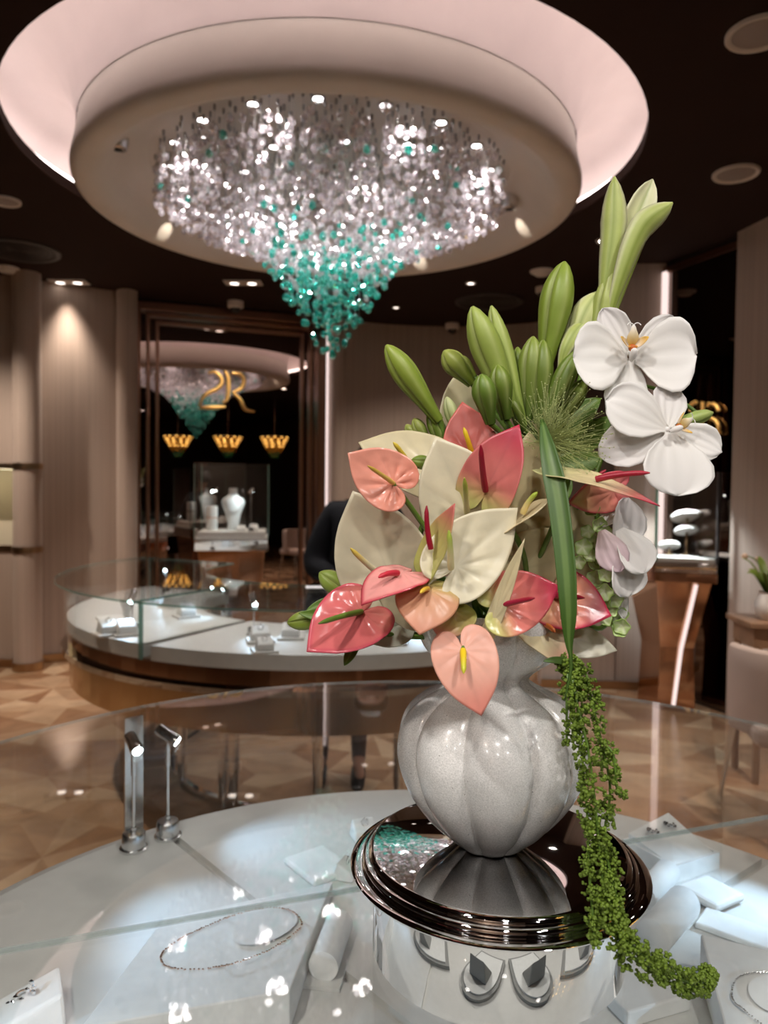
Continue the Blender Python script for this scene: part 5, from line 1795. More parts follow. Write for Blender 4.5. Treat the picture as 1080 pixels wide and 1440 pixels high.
lily_stem('lily stem with a fat upright green bud and a fan of smaller buds', (772, 640), 0.76,
          [((766, 520, 0.775), (794, 368, 0.775), 23, dict(cb=G1, ct=lin((150, 172, 66)))),
           ((742, 592, 0.74), (750, 473, 0.74), 18, dict(cb=G3, ct=lin((150, 168, 74)))),
           ((758, 596, 0.735), (764, 478, 0.735), 17, dict(cb=G3, ct=G1)),
           ((762, 600, 0.73), (812, 493, 0.725), 15, dict(cb=G3, ct=lin((126, 152, 60)))),
           ((776, 606, 0.74), (824, 534, 0.735), 15, dict(cb=G3, ct=G1)),
           ((728, 580, 0.75), (728, 488, 0.755), 13, dict(cb=G3, ct=G1)),
           ((738, 606, 0.73), (718, 560, 0.725), 10, dict(cb=G3, ct=G1))],
          leaves=[((770, 650, .75), (830, 620, .76), (858, 585, .77), 22), ((775, 655, .745), (810, 660, .74), (850, 640, .74), 20), ((770, 640, .75), (800, 590, .76), (845, 560, .77), 24), ((770, 650, .75), (790, 690, .735), (800, 700, .73), 18)])

# opening lily at the very top
t = thing('opening_lily', 'half open pale green lily highest in the bouquet with tips curling apart', 'flower', tuple(P(842, 440, 0.77)))
e = VM + Vector((0.01, 0.02, 0))
b = MB(); b.tube(bez(e, P(800, 620, 0.78), P(838, 445, 0.77), 16), 0.0035, n=10); b.build('stem', M_stem, t)
GP0, GP1, GW = lin((168, 186, 92)), lin((196, 206, 122)), lin((232, 230, 196))


def lpetal(base, m1, m2, tip, w, nrm, cross=0.9, c0=GP0, c1=GP1, back=False):
    pts = catmull([P(*base), P(*m1), P(*m2), P(*tip)], 6)
    m = len(pts)
    sY = base[2] / FPX
    tab = [(0, 0.30), (0.25, 0.42), (0.5, 0.80), (0.72, 1.0), (0.86, 0.82), (0.95, 0.42), (1, 0.03)]
    b = MB(); blade(b, pts, NV(*nrm), [w * sY * interp(tab, i / (m - 1)) for i in range(m)], c0, c1, cross=cross, mid=lin((130, 152, 50)), cedge=GW)
    b.build('petal', M_leaf, t, solid=0.001)


lpetal((846, 478, .77), (852, 400, .765), (862, 320, .765), (864, 248, .77), 22, (-0.35, 0, 1), cross=-1.1)
lpetal((850, 478, .768), (872, 400, .755), (905, 320, .75), (946, 285, .745), 22, (0.3, 0.1, 1), cross=-1.1)
lpetal((850, 478, .775), (868, 400, .785), (890, 320, .79), (918, 252, .80), 24, (0.1, 0, 1), cross=0.8, c0=GP1, c1=lin((226, 226, 188)))
lpetal((846, 478, .775), (850, 400, .79), (866, 330, .80), (880, 290, .81), 20, (-0.4, 0, -1), cross=-0.7, c0=GP1, c1=GW)
lpetal((852, 478, .772), (878, 410, .775), (906, 340, .77), (930, 292, .765), 16, (0.8, 0, 0.5), cross=-0.8)
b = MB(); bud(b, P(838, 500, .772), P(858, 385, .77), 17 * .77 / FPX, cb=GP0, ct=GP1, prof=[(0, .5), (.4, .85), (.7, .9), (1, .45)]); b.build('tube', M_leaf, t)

# second, paler lily opening behind the upper orchid
t = thing('opening_lily', 'pale lily just opening behind the left petal of the upper orchid', 'flower', tuple(P(800, 540, 0.78)))
b = MB(); b.tube(bez(VM, P(780, 640, 0.77), P(796, 530, 0.78), 12), 0.003, n=8); b.build('stem', M_stem, t)
lpetal((792, 540, .775), (808, 480, .77), (822, 440, .77), (840, 410, .775), 20, (-0.3, 0, 1), cross=-0.8, c0=lin((196, 206, 130)), c1=lin((214, 220, 150)))
lpetal((792, 545, .78), (800, 500, .78), (820, 450, .785), (850, 412, .79), 20, (0.3, 0, 1), cross=-0.8, c0=lin((196, 206, 130)), c1=lin((222, 224, 168)))
lpetal((786, 545, .77), (792, 500, .765), (806, 470, .765), (822, 452, .77), 14, (-0.3, 0.1, 1), cross=-0.8)
lpetal((830, 520, .775), (838, 470, .775), (840, 440, .775), (834, 420, .78), 12, (0.2, 0.1, 1), cross=-0.8, c0=lin((196, 206, 130)), c1=lin((222, 224, 168)))

# lower left green buds and leaves
lily_stem('lily stem low on the left with green buds behind the rose pink anthurium', (560, 850), 0.69,
          [((500, 842, 0.675), (449, 805, 0.67), 15, dict(cb=G1, ct=lin((160, 182, 84)))),
           ((468, 868, 0.665), (404, 876, 0.66), 13, dict(cb=G1, ct=lin((140, 160, 62)), ridge=0.2)),
           ((620, 655, 0.68), (578, 648, 0.675), 10, dict(cb=G3, ct=G1))],
          leaves=[((500, 842, .675), (455, 846, .67), (430, 860, .665), 9), ((505, 890, .655), (494, 920, .65), (484, 936, .645), 9), ((470, 860, .66), (455, 868, .655), (420, 862, .65), 10)])

# single long blade leaf in front
t = thing('blade_leaf', 'long dark green blade leaf hanging straight down in front of the bouquet', 'leaf', tuple(P(800, 930, .60)))
pth = catmull([P(762, 590, .655), P(772, 640, .632), P(784, 700, .615), P(794, 780, .60), P(799, 850, .592), P(800, 900, .592), P(803, 938, .595), P(794, 985, .60)], 5)
hwp = [(0, 3), (0.12, 12), (0.22, 16), (0.5, 14), (0.62, 11), (0.74, 5), (0.8, 2.6), (0.9, 2.2), (1, 0.6)]
b = MB(); blade(b, pth, NV(-0.25, 0.1, 1), [interp(hwp, i / (len(pth) - 1)) * .6 / FPX for i in range(len(pth))], lin((80, 112, 50)), lin((66, 98, 30)), cross=0.5, n=10, mid=lin((120, 150, 76)))
b.build('leaf_blade', M_leaf, t, solid=0.0006)
b = MB(); b.tube(bez(VM, P(765, 690, .78), P(762, 592, .656), 12), 0.002, n=8); b.build('stem', M_stem, t)


# ------------------------------------------------------------------ orchids
WH, WH2, WSH = lin((244, 242, 240)), lin((236, 234, 230)), lin((226, 222, 222))
FAN = [(0, 0.14), (0.08, 0.22), (0.2, 0.52), (0.35, 0.82), (0.55, 1.0), (0.72, 0.98), (0.86, 0.78), (0.95, 0.48), (0.985, 0.25), (1, 0.04)]
OVAL = [(0, 0.22), (0.1, 0.42), (0.3, 0.78), (0.5, 1.0), (0.7, 0.98), (0.85, 0.74), (0.95, 0.40), (1, 0.04)]


def opetal(parent, base, tip, wpx, nrm, tab=FAN, cross=0.35, bendv=0.0, c0=WH2, c1=WH, veins=True, name='petal', seed=0):
    B, T = P(*base), P(*tip)
    n_ = NV(*nrm)
    pts = bez(B, (B + T) / 2 + n_ * bendv * (T - B).length, T, 20)
    m = len(pts)
    b = MB()
    blade(b, pts, n_, [wpx * base[2] / FPX * interp(tab, i / (m - 1)) for i in range(m)], c0, c1, cross=cross, n=18)
    rs = random.Random(seed)
    ph = rs.uniform(0, 6)
    for i, v in enumerate(b.v):
        u = (i // 19) / 20; s = -1 + 2 * (i % 19) / 18
        b.v[i] = v + n_ * (0.0009 * math.sin(s * 14) * (1 - u) * u * 2 + 0.0022 * math.sin(u * 5 + s * 4 + ph) * abs(s) * u)
    return b.build(name, M_petal, parent, solid=0.0008)


osp = thing('orchid_spray', 'white moth orchid spray with three blooms on the right of the bouquet', 'flower', tuple(P(850, 700, .70)))
b = MB(); b.tube(catmull([VM + Vector((.02, .01, 0)), P(800, 760, .72), P(848, 640, .73), P(880, 540, .735), P(905, 500, .73), P(955, 462, .72)], 6), 0.0022, n=8)
b.tube(bez(P(880, 540, .735), P(935, 540, .71), P(985, 585, .69), 8), 0.0018, n=8)
b.build('stalk', M_stem, osp)
LIPC = lin((240, 196, 60)); ORG = lin((206, 110, 40))


def ocenter(parent, c, fwd, up, s, Y):
    """column, side lobes and throat of a bloom"""
    C_ = P(*c, Y)
    f, u = NV(*fwd), NV(*up)
    u = (u - f * u.dot(f)).normalized(); r_ = u.cross(f)
    k = s * Y / FPX

    def q(a, b_, d):
        return C_ + r_ * a * k + u * b_ * k + f * d * k
    b = MB(); b.tube(bez(q(0, -14, 0), q(0, -8, 14), q(0, -2, 18), 8), [3 * k, 4 * k, 5 * k, 5.5 * k, 5.5 * k, 5.2 * k, 5 * k, 4 * k, 2 * k], n=12, cols=[WH] * 9); b.build('column', M_petal, parent)
    b = MB(); b.ball(q(0, 2, 8), 6 * k, 2, (1, .9, 1), col=ORG); b.ball(q(-5, 3, 10), 2.6 * k, 1, col=lin((226, 160, 50))); b.ball(q(5, 3, 10), 2.6 * k, 1, col=lin((226, 160, 50))); b.build('throat', M_petal, parent)
    for sgn in (-1, 1):
        b = MB(); pts = bez(q(sgn * 3, 6, 4), q(sgn * 12, 8, 8), q(sgn * 20, 14, 20), 8)
        blade(b, pts, (f + u * 0.5).normalized(), [h * k for h in (3, 6, 8, 9, 9, 8, 7, 5, 1.5)], WH, LIPC, cross=0.6); b.build('side_lobe', M_petal, parent, solid=0.0006)
    b = MB(); pts = bez(q(0, 6, 6), q(0, 18, 20), q(0, 34, 18), 10)
    blade(b, pts, f, [h * k for h in (4, 6, 8, 9, 9, 8, 6.5, 5, 4, 3, 1)], lin((238, 206, 90)), WH, cross=-0.6); b.build('lip', M_petal, parent, solid=0.0006)
    b = MB()
    for sgn in (-1, 1):
        b.tube(bez(q(0, 33, 18), q(sgn * 6, 40, 18), q(sgn * 10, 32, 20), 8), [0.8 * k] * 9, n=6, cols=[WH] * 9)
    b.build('tendrils', M_petal, parent)


def bloom(c, Y, name='bloom'):
    b = MB(); b.ball(P(*c, Y), 4.5 * Y / FPX, 2, col=WH)
    return b.build(name, M_petal, osp)


# upper bloom, lip upward
o1 = bloom((886, 497), 0.70)
opetal(o1, (884, 498, .70), (848, 434, .708), 22, (-0.2, 0.1, 1), tab=OVAL, bendv=0.05, c0=WH2, c1=WSH, name='sepal', seed=1)
opetal(o1, (890, 498, .70), (946, 446, .708), 19, (0.2, 0.1, 1), tab=OVAL, bendv=0.05, c0=WH2, c1=WSH, name='sepal', seed=2)
opetal(o1, (882, 505, .698), (806, 503, .688), 50, (-0.25, 0.15, 1), bendv=0.10, name='petal', cross=0.25, seed=3)
opetal(o1, (892, 505, .698), (979, 500, .684), 54, (0.25, 0.1, 1), bendv=0.10, name='petal', cross=0.3, seed=4)
opetal(o1, (886, 505, .702), (872, 590, .69), 30, (0, 0.1, 1), tab=OVAL, bendv=0.05, name='sepal', seed=5)
ocenter(o1, (887, 494), (0, 0.15, 1), (0, 1, 0.1), 0.95, .688)
# middle bloom, turned right
o2 = bloom((938, 604), 0.665)
opetal(o2, (938, 604, .665), (852, 563, .655), 40, (-0.2, 0.35, 1), bendv=0.1, cross=0.3, seed=6)
opetal(o2, (936, 606, .668), (842, 640, .665), 33, (-0.2, 0.1, 1), tab=OVAL, bendv=0.08, c1=WSH, name='sepal', seed=7)
opetal(o2, (942, 608, .662), (952, 697, .645), 52, (0.1, -0.1, 1), bendv=0.12, cross=0.3, seed=8)
opetal(o2, (944, 604, .668), (1015, 636, .665), 26, (0.35, 0.05, 1), tab=OVAL, bendv=0.08, name='sepal', seed=9)
opetal(o2, (938, 602, .672), (940, 540, .69), 26, (0.1, 0.2, 1), tab=OVAL, bendv=0.08, c1=WSH, name='sepal', seed=10)
ocenter(o2, (948, 602), (0.55, 0.1, 0.8), (0.75, 0.35, 0.1), 0.8, .655)
# lower bloom from the side
o3 = bloom((872, 770), 0.662)
opetal(o3, (868, 778, .66), (884, 700, .665), 34, (0.5, 0.1, 0.9), tab=OVAL, cross=0.5, bendv=0.1, c1=WSH, seed=11)
opetal(o3, (866, 775, .658), (882, 840, .65), 40, (0.6, -0.1, 0.8), bendv=0.12, cross=0.4, seed=12)
opetal(o3, (870, 745, .654), (906, 806, .646), 34, (0.5, 0.0, 0.9), tab=OVAL, bendv=0.1, cross=0.3, seed=13)
opetal(o3, (846, 746, .648), (872, 804, .64), 24, (-0.1, 0.0, 1), tab=OVAL, bendv=0.14, cross=-0.5, c0=lin((226, 206, 208)), c1=lin((218, 196, 204)), name='sepal', seed=14)
opetal(o3, (866, 790, .66), (876, 870, .67), 12, (0.2, -0.1, 1), tab=OVAL, bendv=0.05, name='sepal', seed=15)
opetal(o3, (846, 740, .66), (868, 708, .67), 14, (-0.2, 0.1, 1), tab=OVAL, bendv=0.08, name='sepal', seed=16)
for (p0, p1, r) in (((950, 597, .68), (1003, 580, .685), 10), ((952, 470, .72), (962, 452, .72), 9)):
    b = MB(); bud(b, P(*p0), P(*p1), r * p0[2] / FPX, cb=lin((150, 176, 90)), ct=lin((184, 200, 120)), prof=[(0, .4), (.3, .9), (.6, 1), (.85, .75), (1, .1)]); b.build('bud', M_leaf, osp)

# ------------------------------------------------------------------ bells of ireland (pale green bracts)
bi = thing('bells_stem', 'stem of small pale green bell bracts with white lines at the right of the bouquet', 'flower', tuple(P(845, 860, .71)))
axis = catmull([VM + Vector((.03, .01, .0)), P(812, 880, .71), P(850, 880, .70), P(862, 820, .70), P(842, 740, .705), P(834, 690, .71)], 6)
b = MB(); b.tube(axis, 0.0025, n=8); b.build('stem', M_stem, bi)
BC0, BC1 = lin((226, 236, 190)), lin((160, 194, 84))
spots_ = []
for px, py in ((820, 770), (836, 765), (815, 790), (832, 796), (846, 786), (852, 808), (838, 815), (850, 830), (862, 842), (868, 862), (858, 872), (870, 885), (876, 878), (846, 850), (838, 738), (826, 748), (846, 750), (834, 718), (842, 700), (826, 705), (856, 858), (864, 825), (848, 870), (830, 782), (822, 756)):
    spots_.append((px + random.uniform(-2, 2), py + random.uniform(-2, 2)))
for px, py in spots_:
    c = P(px, py, random.uniform(.652, .68))
    n_ = NV(random.uniform(-.7, .7), random.uniform(-.5, .6), 1)
    x = n_.orthogonal().normalized(); y = n_.cross(x)
    r = random.uniform(8, 12) * .69 / FPX
    vs, fs, cols = [c], [], [lin((236, 240, 214))]
    na = 24
    for i, (rr_, zz) in enumerate(((0.25, 0.02), (0.55, 0.18), (0.85, 0.42), (1.0, 0.62), (1.08, 0.66))):
        for k in range(na):
            a = 2 * PI * k / na
            sc5 = 1 + 0.10 * math.cos(5 * a)
            vs.append(c + (x * math.cos(a) + y * math.sin(a)) * r * rr_ * sc5 + n_ * r * zz)
            v = abs(math.cos(2.5 * a)) ** 6
            cols.append(mixc(mixc(BC0, BC1, i / 4), lin((240, 244, 222)), v * (0.9 - 0.18 * i)))
    fs += [(0, 1 + (k + 1) % na, 1 + k) for k in range(na)]
    for i in range(4):
        for k in range(na):
            fs.append((1 + i * na + k, 1 + i * na + (k + 1) % na, 1 + (i + 1) * na + (k + 1) % na, 1 + (i + 1) * na + k))
    b = MB(); b.add(vs, fs, cols=cols); b.build('bract', M_leaf, bi, solid=0.0004)

# ------------------------------------------------------------------ panic grass puff
pg = thing('panic_grass', 'fine feathery green grass plume at the heart of the bouquet', 'grass', tuple(P(770, 640, .67)))
root = P(768, 622, .665)
b = MB(); b.tube(bez(VM, P(770, 690, .78), root, 12), 0.0015, n=6); b.build('stem', M_stem, pg)
b = MB()
rg = random.Random(3)
for k in range(330):
    ang = rg.gauss(35, 62)
    ln = rg.uniform(30, 92) * (1.0 if -50 < ang < 130 else .6)
    st = root + NV(rg.uniform(-1, 1), rg.uniform(-1, 1), 0.3) * rg.uniform(0, 14) * .66 / FPX
    d = NV(math.cos(R(ang)), math.sin(R(ang)), rg.uniform(-0.3, 0.9))
    en = st + d * ln * .66 / FPX
    md_ = (st + en) / 2 + NV(rg.uniform(-1, 1), rg.uniform(-1, 1), rg.uniform(-.5, .5)) * 0.004
    path = bez(st, md_, en, 5)
    b.tube(path, [0.00022, 0.0002, 0.00018, 0.00016, 0.00014, 0.00012], n=3, cap=False)
    b.ball(en, rg.uniform(0.0005, 0.0008), 1, (1, 1, 1))
    if rg.random() < .6:
        q = path[3] + NV(rg.uniform(-1, 1), rg.uniform(-1, 1), 0) * 0.004
        b.tube([path[3], q], 0.00012, n=3, cap=False); b.ball(q, 0.0006, 1)
stuff(b.build('plume', M_hair, pg))

# ------------------------------------------------------------------ hanging amaranth
am = thing('hanging_amaranth', 'long trailing green amaranth tassels spilling from the vase over the pedestal', 'flower', tuple(P(800, 940, .63)))
ra = random.Random(8)
strands = [
    ([(786, 925, .665), (800, 940, .635), (812, 990, .615), (828, 1060, .605), (838, 1140, .60), (846, 1220, .592), (860, 1290, .58), (890, 1345, .572), (940, 1368, .60), (985, 1390, .645), (1003, 1398, .655)], 20, 1.0, 640),
    ([(790, 930, .66), (822, 945, .63), (832, 985, .62), (846, 1045, .615), (858, 1110, .61), (850, 1180, .60), (864, 1250, .585), (872, 1310, .575)], 13, 0.9, 300),
    ([(786, 925, .66), (806, 950, .628), (814, 1020, .615), (820, 1080, .61), (826, 1150, .602), (828, 1220, .595), (834, 1290, .582), (838, 1330, .570)], 11, 0.9, 260),
    ([(786, 925, .66), (797, 945, .63), (797, 990, .62), (797, 1040, .615), (796, 1045, .615)], 6, 0.8, 46),
    ([(840, 1040, .61), (862, 1060, .605), (868, 1110, .60), (880, 1120, .60)], 7, 0.9, 40),
    ([(850, 1240, .585), (868, 1300, .575), (905, 1345, .575), (950, 1372, .605), (1000, 1400, .65)], 16, 1.0, 240),
]
sb, bb = MB(), MB()
for pts, wid, s, cnt in strands:
    path = catmull([P(*p) for p in pts], 8)
    # keep the trailing end resting on the case glass
    path = [Vector((p.x, p.y, max(p.z, GZ + 0.012))) for p in path]
    sb.tube(path, 0.0011, n=6)
    m = len(path)
    for k in range(cnt):
        u = ra.random() ** 0.95
        i = min(m - 2, int(u * (m - 1))); f = u * (m - 1) - i
        c = path[i].lerp(path[i + 1], f)
        wd = 1.12 * wid * (0.35 + 0.65 * sstep(u, 0.0, 0.12)) * (1 - 0.55 * sstep(u, 0.85, 1.0))
        th, rr_ = ra.uniform(0, 2 * PI), math.sqrt(ra.random()) * wd * .6 / FPX
        tn = (path[i + 1] - path[i]).normalized(); xx = tn.orthogonal().normalized(); yy = tn.cross(xx)
        c = c + xx * math.cos(th) * rr_ + yy * math.sin(th) * rr_
        c.z = max(c.z, GZ + 0.004)
        rad = ra.uniform(2.8, 4.2) * .6 / FPX * s
        for j in range(4):
            o_ = Vector((ra.uniform(-1, 1), ra.uniform(-1, 1), ra.uniform(-1, 1))) * rad * 0.9
            q = c + o_
            bb.ball(q, rad * ra.uniform(.65, .9), 1, (1, 1, .9), jitter=.12)
sb.build('stems', M_stem, am); stuff(bb.build('blossoms', M_amar, am))
b = MB(); pth = bez(P(806, 936, .635), P(788, 925, .63), P(764, 930, .625), 10)
blade(b, pth, NV(0, 0.6, 1), [h * .63 / FPX for h in (1, 3, 5, 6, 6.5, 6, 5.5, 5, 4, 2.5, .4)], G3, lin((70, 104, 40)), cross=0.4); b.build('leaf', M_leaf, am, solid=0.0005)

# ------------------------------------------------------------------ plant on the side table
pv = thing('potted_flowers', 'small vase of buds and green leaves on the walnut side table', 'plant', (1.95, 3.78, 0.81))
c = (1.95, 3.78, 0.8105)
b = MB(); b.lathe([(0, 0), (0.035, 0), (0.055, 0.03), (0.06, 0.07), (0.045, 0.11), (0.035, 0.13), (0.04, 0.14)], c, n=28); b.build('vase', pm('white_ceramic', (.75, .73, .7), rough=.3), pv)
rp = random.Random(4)
for k in range(9):
    a = 2 * PI * k / 9
    e0 = Vector(c) + Vector((0, 0, .12)); e2 = e0 + Vector((math.cos(a) * rp.uniform(.08, .17), math.sin(a) * rp.uniform(.08, .17), rp.uniform(0.08, .22)))
    b = MB(); pth = bez(e0, (e0 + e2) / 2 + Vector((0, 0, .08)), e2, 10)
    blade(b, pth, Vector((0, -.5, 1)).normalized(), [h for h in (.004, .01, .016, .02, .022, .022, .02, .017, .012, .007, .001)], G3, G1, cross=.4); b.build('leaf', M_leaf, pv, solid=.0008)
for k, (ex, ey, ez) in enumerate(((-.14, -.03, .32), (-.05, .02, .30), (.06, 0, .36))):
    e0 = Vector(c) + Vector((0, 0, .12)); e2 = Vector(c) + Vector((ex * .85, ey, ez))
    b = MB(); b.tube(bez(e0, e0 + Vector((ex * .2, 0, .2)), e2, 10), .003, n=6); b.build('stem', M_stem, pv)
    b = MB(); bud(b, e2, e2 + Vector((ex, ey, .015)) * .22, .014, cb=lin((206, 170, 146)), ct=lin((236, 206, 186)), prof=[(0, .4), (.3, .9), (.6, 1), (.85, .75), (1, .1)]); b.build('bud', M_leaf, pv)

# ------------------------------------------------------------------ filler leaves deep in the bouquet
for k, (a, m, z, wpx, lab) in enumerate((((690, 800, .70), (655, 770, .705), (610, 760, .70), 22, 'dark green filler leaf behind the small lime anthurium'),
                                      ((700, 790, .70), (720, 760, .70), (752, 700, .71), 24, 'dark green filler leaf behind the cream edge on anthurium'),
                                      ((700, 830, .695), (700, 880, .68), (690, 900, .67), 20, 'dark green filler leaf over the vase mouth under the big white anthurium'),
                                      ((730, 800, .70), (790, 790, .71), (835, 800, .715), 24, 'dark green filler leaf behind the pink and lime anthurium'),
                                      ((650, 830, .69), (600, 830, .69), (560, 812, .69), 20, 'dark green filler leaf behind the level pink anthurium'))):
    pth = bez(P(*a), P(*m), P(*z), 14)
    b = MB(); blade(b, pth, NV(0, 0.2, 1), [wpx * .7 / FPX * (math.sin(PI * (0.1 + 0.9 * i / 14)) ** 0.8 + 0.02) for i in range(15)], G3, lin((92, 124, 50)), cross=0.5, mid=lin((120, 150, 76)))
    o = b.build('filler_leaf', M_leaf, solid=0.0006)
    tag(o, lab, 'leaf', 'filler leaves in the bouquet')
# ------------------------------------------------------------------ the person inside the ring counter
M_skin = pm('skin', lin((176, 128, 104)), rough=0.5, noise_amt=0.04)
M_suit = pm('black_cloth', (0.010, 0.010, 0.012), rough=0.9, spec=0.2)
M_hairp = pm('black_hair', (0.012, 0.009, 0.008), rough=0.4)
M_shoe = pm('black_shoe', (0.008, 0.008, 0.009), rough=0.25)
M_tights = pm('dark_tights', lin((74, 50, 44)), rough=0.55)


def skinned(name, mat, pts, edges, root, parent, sub=2, smooth=0.5):
    """pts: name -> (xyz, radius); one continuous surface grown along the edges"""
    keys = list(pts)
    me = bpy.data.meshes.new(name)
    me.from_pydata([pts[k][0] for k in keys], [(keys.index(a), keys.index(b_)) for a, b_ in edges], [])
    me.materials.append(mat)
    o = bpy.data.objects.new(name, me); COL.objects.link(o)
    sk = o.modifiers.new('skin', 'SKIN'); sk.branch_smoothing = smooth; sk.use_smooth_shade = True
    ly = me.skin_vertices[0] if me.skin_vertices else None
    if ly is None:
        bpy.context.view_layer.objects.active = o
        ly = me.skin_vertices[0]
    for i, k in enumerate(keys):
        r = pts[k][1]
        ly.data[i].radius = r if hasattr(r, '__len__') else (r, r)
        ly.data[i].use_root = (k == root)
    sb_ = o.modifiers.new('sub', 'SUBSURF'); sb_.levels = sub; sb_.render_levels = sub
    par(o, parent)
    return o


HX, HY = -0.205, 3.66
pe = thing('person', 'person in a black suit standing inside the ring counter, mostly behind the bouquet', 'person', (HX, HY, 0))
sh_x = -0.105          # shoulder centre, leaning a little to one side
J = {
    'pel': ((HX, HY, 0.93), (0.135, 0.10)), 'wai': ((HX + .03, HY, 1.08), (0.115, 0.085)), 'che': ((sh_x - .01, HY, 1.24), (0.135, 0.095)), 'nek0': ((sh_x, HY, 1.395), (0.056, 0.052)),
    'nek1': ((sh_x + .028, HY - .015, 1.440), (0.045, 0.046)), 'jaw': ((sh_x + .046, HY - .040, 1.492), (0.056, 0.064)), 'fac': ((sh_x + .052, HY - .025, 1.555), (0.068, 0.080)), 'sku': ((sh_x + .052, HY - .01, 1.615), (0.064, 0.075)),
    'shL': ((sh_x - .150, HY, 1.350), 0.056), 'elL': ((sh_x - .235, HY - .02, 1.06), 0.042), 'wrL': ((sh_x - .13, HY - .20, 1.045), 0.026), 'plL': ((sh_x - .075, HY - .235, 1.035), (0.020, 0.034)),
    'shR': ((sh_x + .150, HY, 1.350), 0.056), 'elR': ((sh_x + .225, HY - .02, 1.06), 0.042), 'wrR': ((sh_x + .10, HY - .20, 1.045), 0.026), 'plR': ((sh_x + .045, HY - .235, 1.035), (0.020, 0.034)),
    'hiL': ((HX - .085, HY, 0.88), 0.095), 'knL': ((HX - .092, HY - .01, 0.50), 0.055), 'caL': ((HX - .095, HY + .02, 0.36), 0.052), 'anL': ((HX - .097, HY + .02, 0.12), 0.033), 'ftL': ((HX - .105, HY - .10, 0.035), (0.036, 0.024)),
    'hiR': ((HX + .085, HY, 0.88), 0.095), 'knR': ((HX + .088, HY - .01, 0.50), 0.055), 'caR': ((HX + .090, HY + .02, 0.36), 0.052), 'anR': ((HX + .092, HY + .02, 0.12), 0.033), 'ftR': ((HX + .10, HY - .10, 0.035), (0.036, 0.024)),
}
E = [('pel', 'wai'), ('wai', 'che'), ('che', 'nek0'), ('nek0', 'nek1'), ('nek1', 'jaw'), ('jaw', 'fac'), ('fac', 'sku'), ('che', 'shL'), ('shL', 'elL'), ('elL', 'wrL'), ('wrL', 'plL'), ('che', 'shR'), ('shR', 'elR'), ('elR', 'wrR'), ('wrR', 'plR'),
     ('pel', 'hiL'), ('hiL', 'knL'), ('knL', 'caL'), ('caL', 'anL'), ('anL', 'ftL'), ('pel', 'hiR'), ('hiR', 'knR'), ('knR', 'caR'), ('caR', 'anR'), ('anR', 'ftR')]
# five fingers a hand, folded over each other at the waist
for s, sx in (('L', 1), ('R', -1)):
    p = Vector(J['pl' + s][0])
    for k, ln in enumerate((0.062, 0.070, 0.065, 0.052)):
        a0 = p + Vector((sx * 0.022, -0.006, 0.022 - 0.016 * k))
        a1 = a0 + Vector((sx * ln * 0.55, -0.008, -0.004)); a2 = a1 + Vector((sx * ln * 0.42, 0.012, -0.010))
        for nm, q, r in (('a', a0, .0088), ('b', a1, .0080), ('c', a2, .0068)):
            J['f%s%d%s' % (s, k, nm)] = (tuple(q), r)
        E += [('pl' + s, 'f%s%da' % (s, k)), ('f%s%da' % (s, k), 'f%s%db' % (s, k)), ('f%s%db' % (s, k), 'f%s%dc' % (s, k))]
    t0 = p + Vector((-sx * 0.004, -0.01, 0.030)); t1 = t0 + Vector((sx * 0.025, -0.012, 0.018)); t2 = t1 + Vector((sx * .024, -.004, .004))
    J['t%sa' % s] = (tuple(t0), .0105); J['t%sb' % s] = (tuple(t1), .0095); J['t%sc' % s] = (tuple(t2), .0075)
    E += [('pl' + s, 't%sa' % s), ('t%sa' % s, 't%sb' % s), ('t%sb' % s, 't%sc' % s)]
skinned('body', M_skin, J, E, 'pel', pe)
g = lambda k, gr=0.012: (J[k][0], tuple(v + gr for v in (J[k][1] if hasattr(J[k][1], '__len__') else (J[k][1],) * 2)))
K = {k: g(k, 0.016) for k in ('pel', 'wai', 'che', 'shL', 'elL', 'shR', 'elR')}
K['che'] = (J['che'][0], (0.185, 0.125)); K['wai'] = (J['wai'][0], (0.170, 0.12)); K['elL'] = (J['elL'][0], (0.080, 0.080)); K['shL'] = (J['shL'][0], (0.078, 0.072)); K['shR'] = (J['shR'][0], (0.078, 0.072))
K['pel'] = ((HX, HY, 0.90), (0.165, 0.12)); K['wrL'] = g('wrL', 0.012); K['wrR'] = g('wrR', 0.012)
K['col'] = ((sh_x, HY + .005, 1.395), (0.075, 0.066))
skinned('jacket', M_suit, K, [('pel', 'wai'), ('wai', 'che'), ('che', 'col'), ('che', 'shL'), ('shL', 'elL'), ('elL', 'wrL'), ('che', 'shR'), ('shR', 'elR'), ('elR', 'wrR')], 'pel', pe)
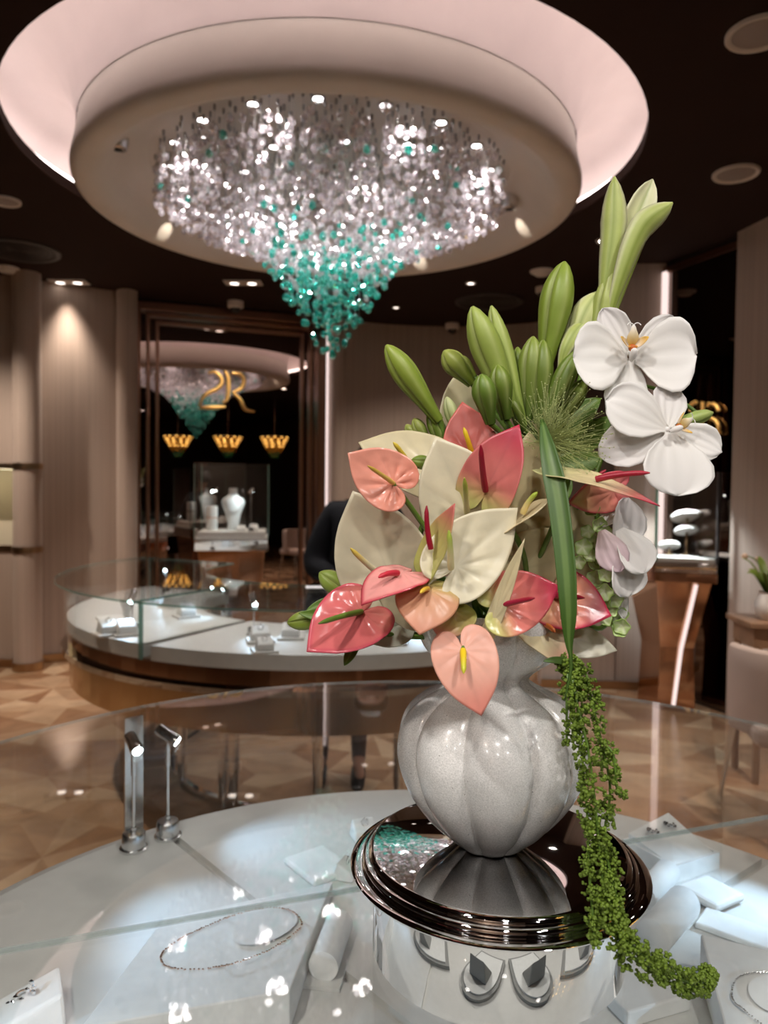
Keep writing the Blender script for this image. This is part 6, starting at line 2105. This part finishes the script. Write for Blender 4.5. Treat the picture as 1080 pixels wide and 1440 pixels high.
# skirt
b = MB(); vs, fs = [], []; n = 40
lv = [(0.98, .155, .115), (0.90, .178, .135), (0.75, .185, .14), (0.55, .180, .130), (0.465, .175, .125), (0.465, .165, .115), (0.6, .17, .12)]
for z, rx, ry in lv:
    for k in range(n):
        a = 2 * PI * k / n; vs.append(Vector((HX + rx * math.cos(a), HY + ry * math.sin(a), z)))
for i in range(len(lv) - 1):
    for k in range(n):
        fs.append((i * n + k, i * n + (k + 1) % n, (i + 1) * n + (k + 1) % n, (i + 1) * n + k))
b.add(vs, fs); b.build('skirt', M_suit, pe)
for s in ('L', 'R'):
    T_ = {('kn' + s): g('kn' + s, .004), ('ca' + s): g('ca' + s, .004), ('an' + s): g('an' + s, .004), 'x' + s: ((J['an' + s][0][0], J['an' + s][0][1] - .02, .075), .034)}
    skinned('tights', M_tights, T_, [('kn' + s, 'ca' + s), ('ca' + s, 'an' + s), ('an' + s, 'x' + s)], 'kn' + s, pe)
    ax, ay, _ = J['an' + s][0]
    Sx = {'h': ((ax, ay + .02, .075), (.036, .03)), 'm': ((ax, ay - .06, .055), (.040, .026)), 't': ((ax, ay - .155, .026), (.036, .018)), 'p': ((ax, ay - .185, .022), (.022, .014))}
    skinned('shoe', M_shoe, Sx, [('h', 'm'), ('m', 't'), ('t', 'p')], 'h', pe)
    b = MB(); b.tube([(ax, ay + .03, .07), (ax, ay + .035, .0)], [.022, .010], n=12); b.build('heel', M_shoe, pe)
# hair, face
hc = Vector((sh_x + .052, HY + .012, 1.60))
b = MB()
vsx, fsx = ICO[3]
for_v = []
for v in vsx:
    w_ = Vector((v.x * .088, v.y * .098, v.z * .088))
    if v.y < -0.35 and v.z < 0.35:
        w_ *= 0.72
    for_v.append(hc + w_)
b.add(for_v, fsx); b.ball(hc + Vector((0.0, .10, -.04)), .048, 2)
b.build('hair', M_hairp, pe)
fx, fy = sh_x + .052, HY - .105
M_eye = pm('eye', (0.03, 0.02, 0.015), rough=.2); M_lip = pm('lips', lin((160, 80, 76)), rough=.4)
b = MB(); b.tube([(fx, fy + .014, 1.575), (fx, fy - .006, 1.545), (fx, fy - .010, 1.532), (fx, fy + .012, 1.524)], [.006, .009, .012, .008], n=10); b.build('nose', M_skin, pe)
for s in (-1, 1):
    b = MB(); b.ball((fx + s * .030, fy + .014, 1.566), .0085, 2, (1.3, .7, .8)); b.build('eye', M_eye, pe)
    b = MB(); b.ball((fx + s * .072, fy + .085, 1.55), .026, 2, (.4, .8, 1.1)); b.build('ear', M_skin, pe)
b = MB(); b.tube([(fx - .022, fy + .020, 1.501), (fx, fy + .008, 1.503), (fx + .022, fy + .020, 1.501)], [.002, .006, .002], n=8); b.build('mouth', M_lip, pe)
# ------------------------------------------------------------------ world and view
w = bpy.data.worlds.new('world'); sc.world = w; w.use_nodes = True
w.node_tree.nodes['Background'].inputs['Color'].default_value = (1.0, 0.86, 0.78, 1)
w.node_tree.nodes['Background'].inputs['Strength'].default_value = 0.0
sc.view_settings.view_transform = 'Standard'
sc.view_settings.look = 'None'
sc.view_settings.gamma = 1.0
sc.view_settings.use_curve_mapping = False
sc.view_settings.exposure = 0.0
sc.cycles.max_bounces = 16
sc.cycles.transparent_max_bounces = 40
sc.cycles.glossy_bounces = 8
sc.cycles.diffuse_bounces = 5
sc.cycles.transmission_bounces = 8
sc.cycles.caustics_reflective = False
sc.cycles.caustics_refractive = False
sc.cycles.sample_clamp_indirect = 6.0
sc.cycles.use_denoising = True
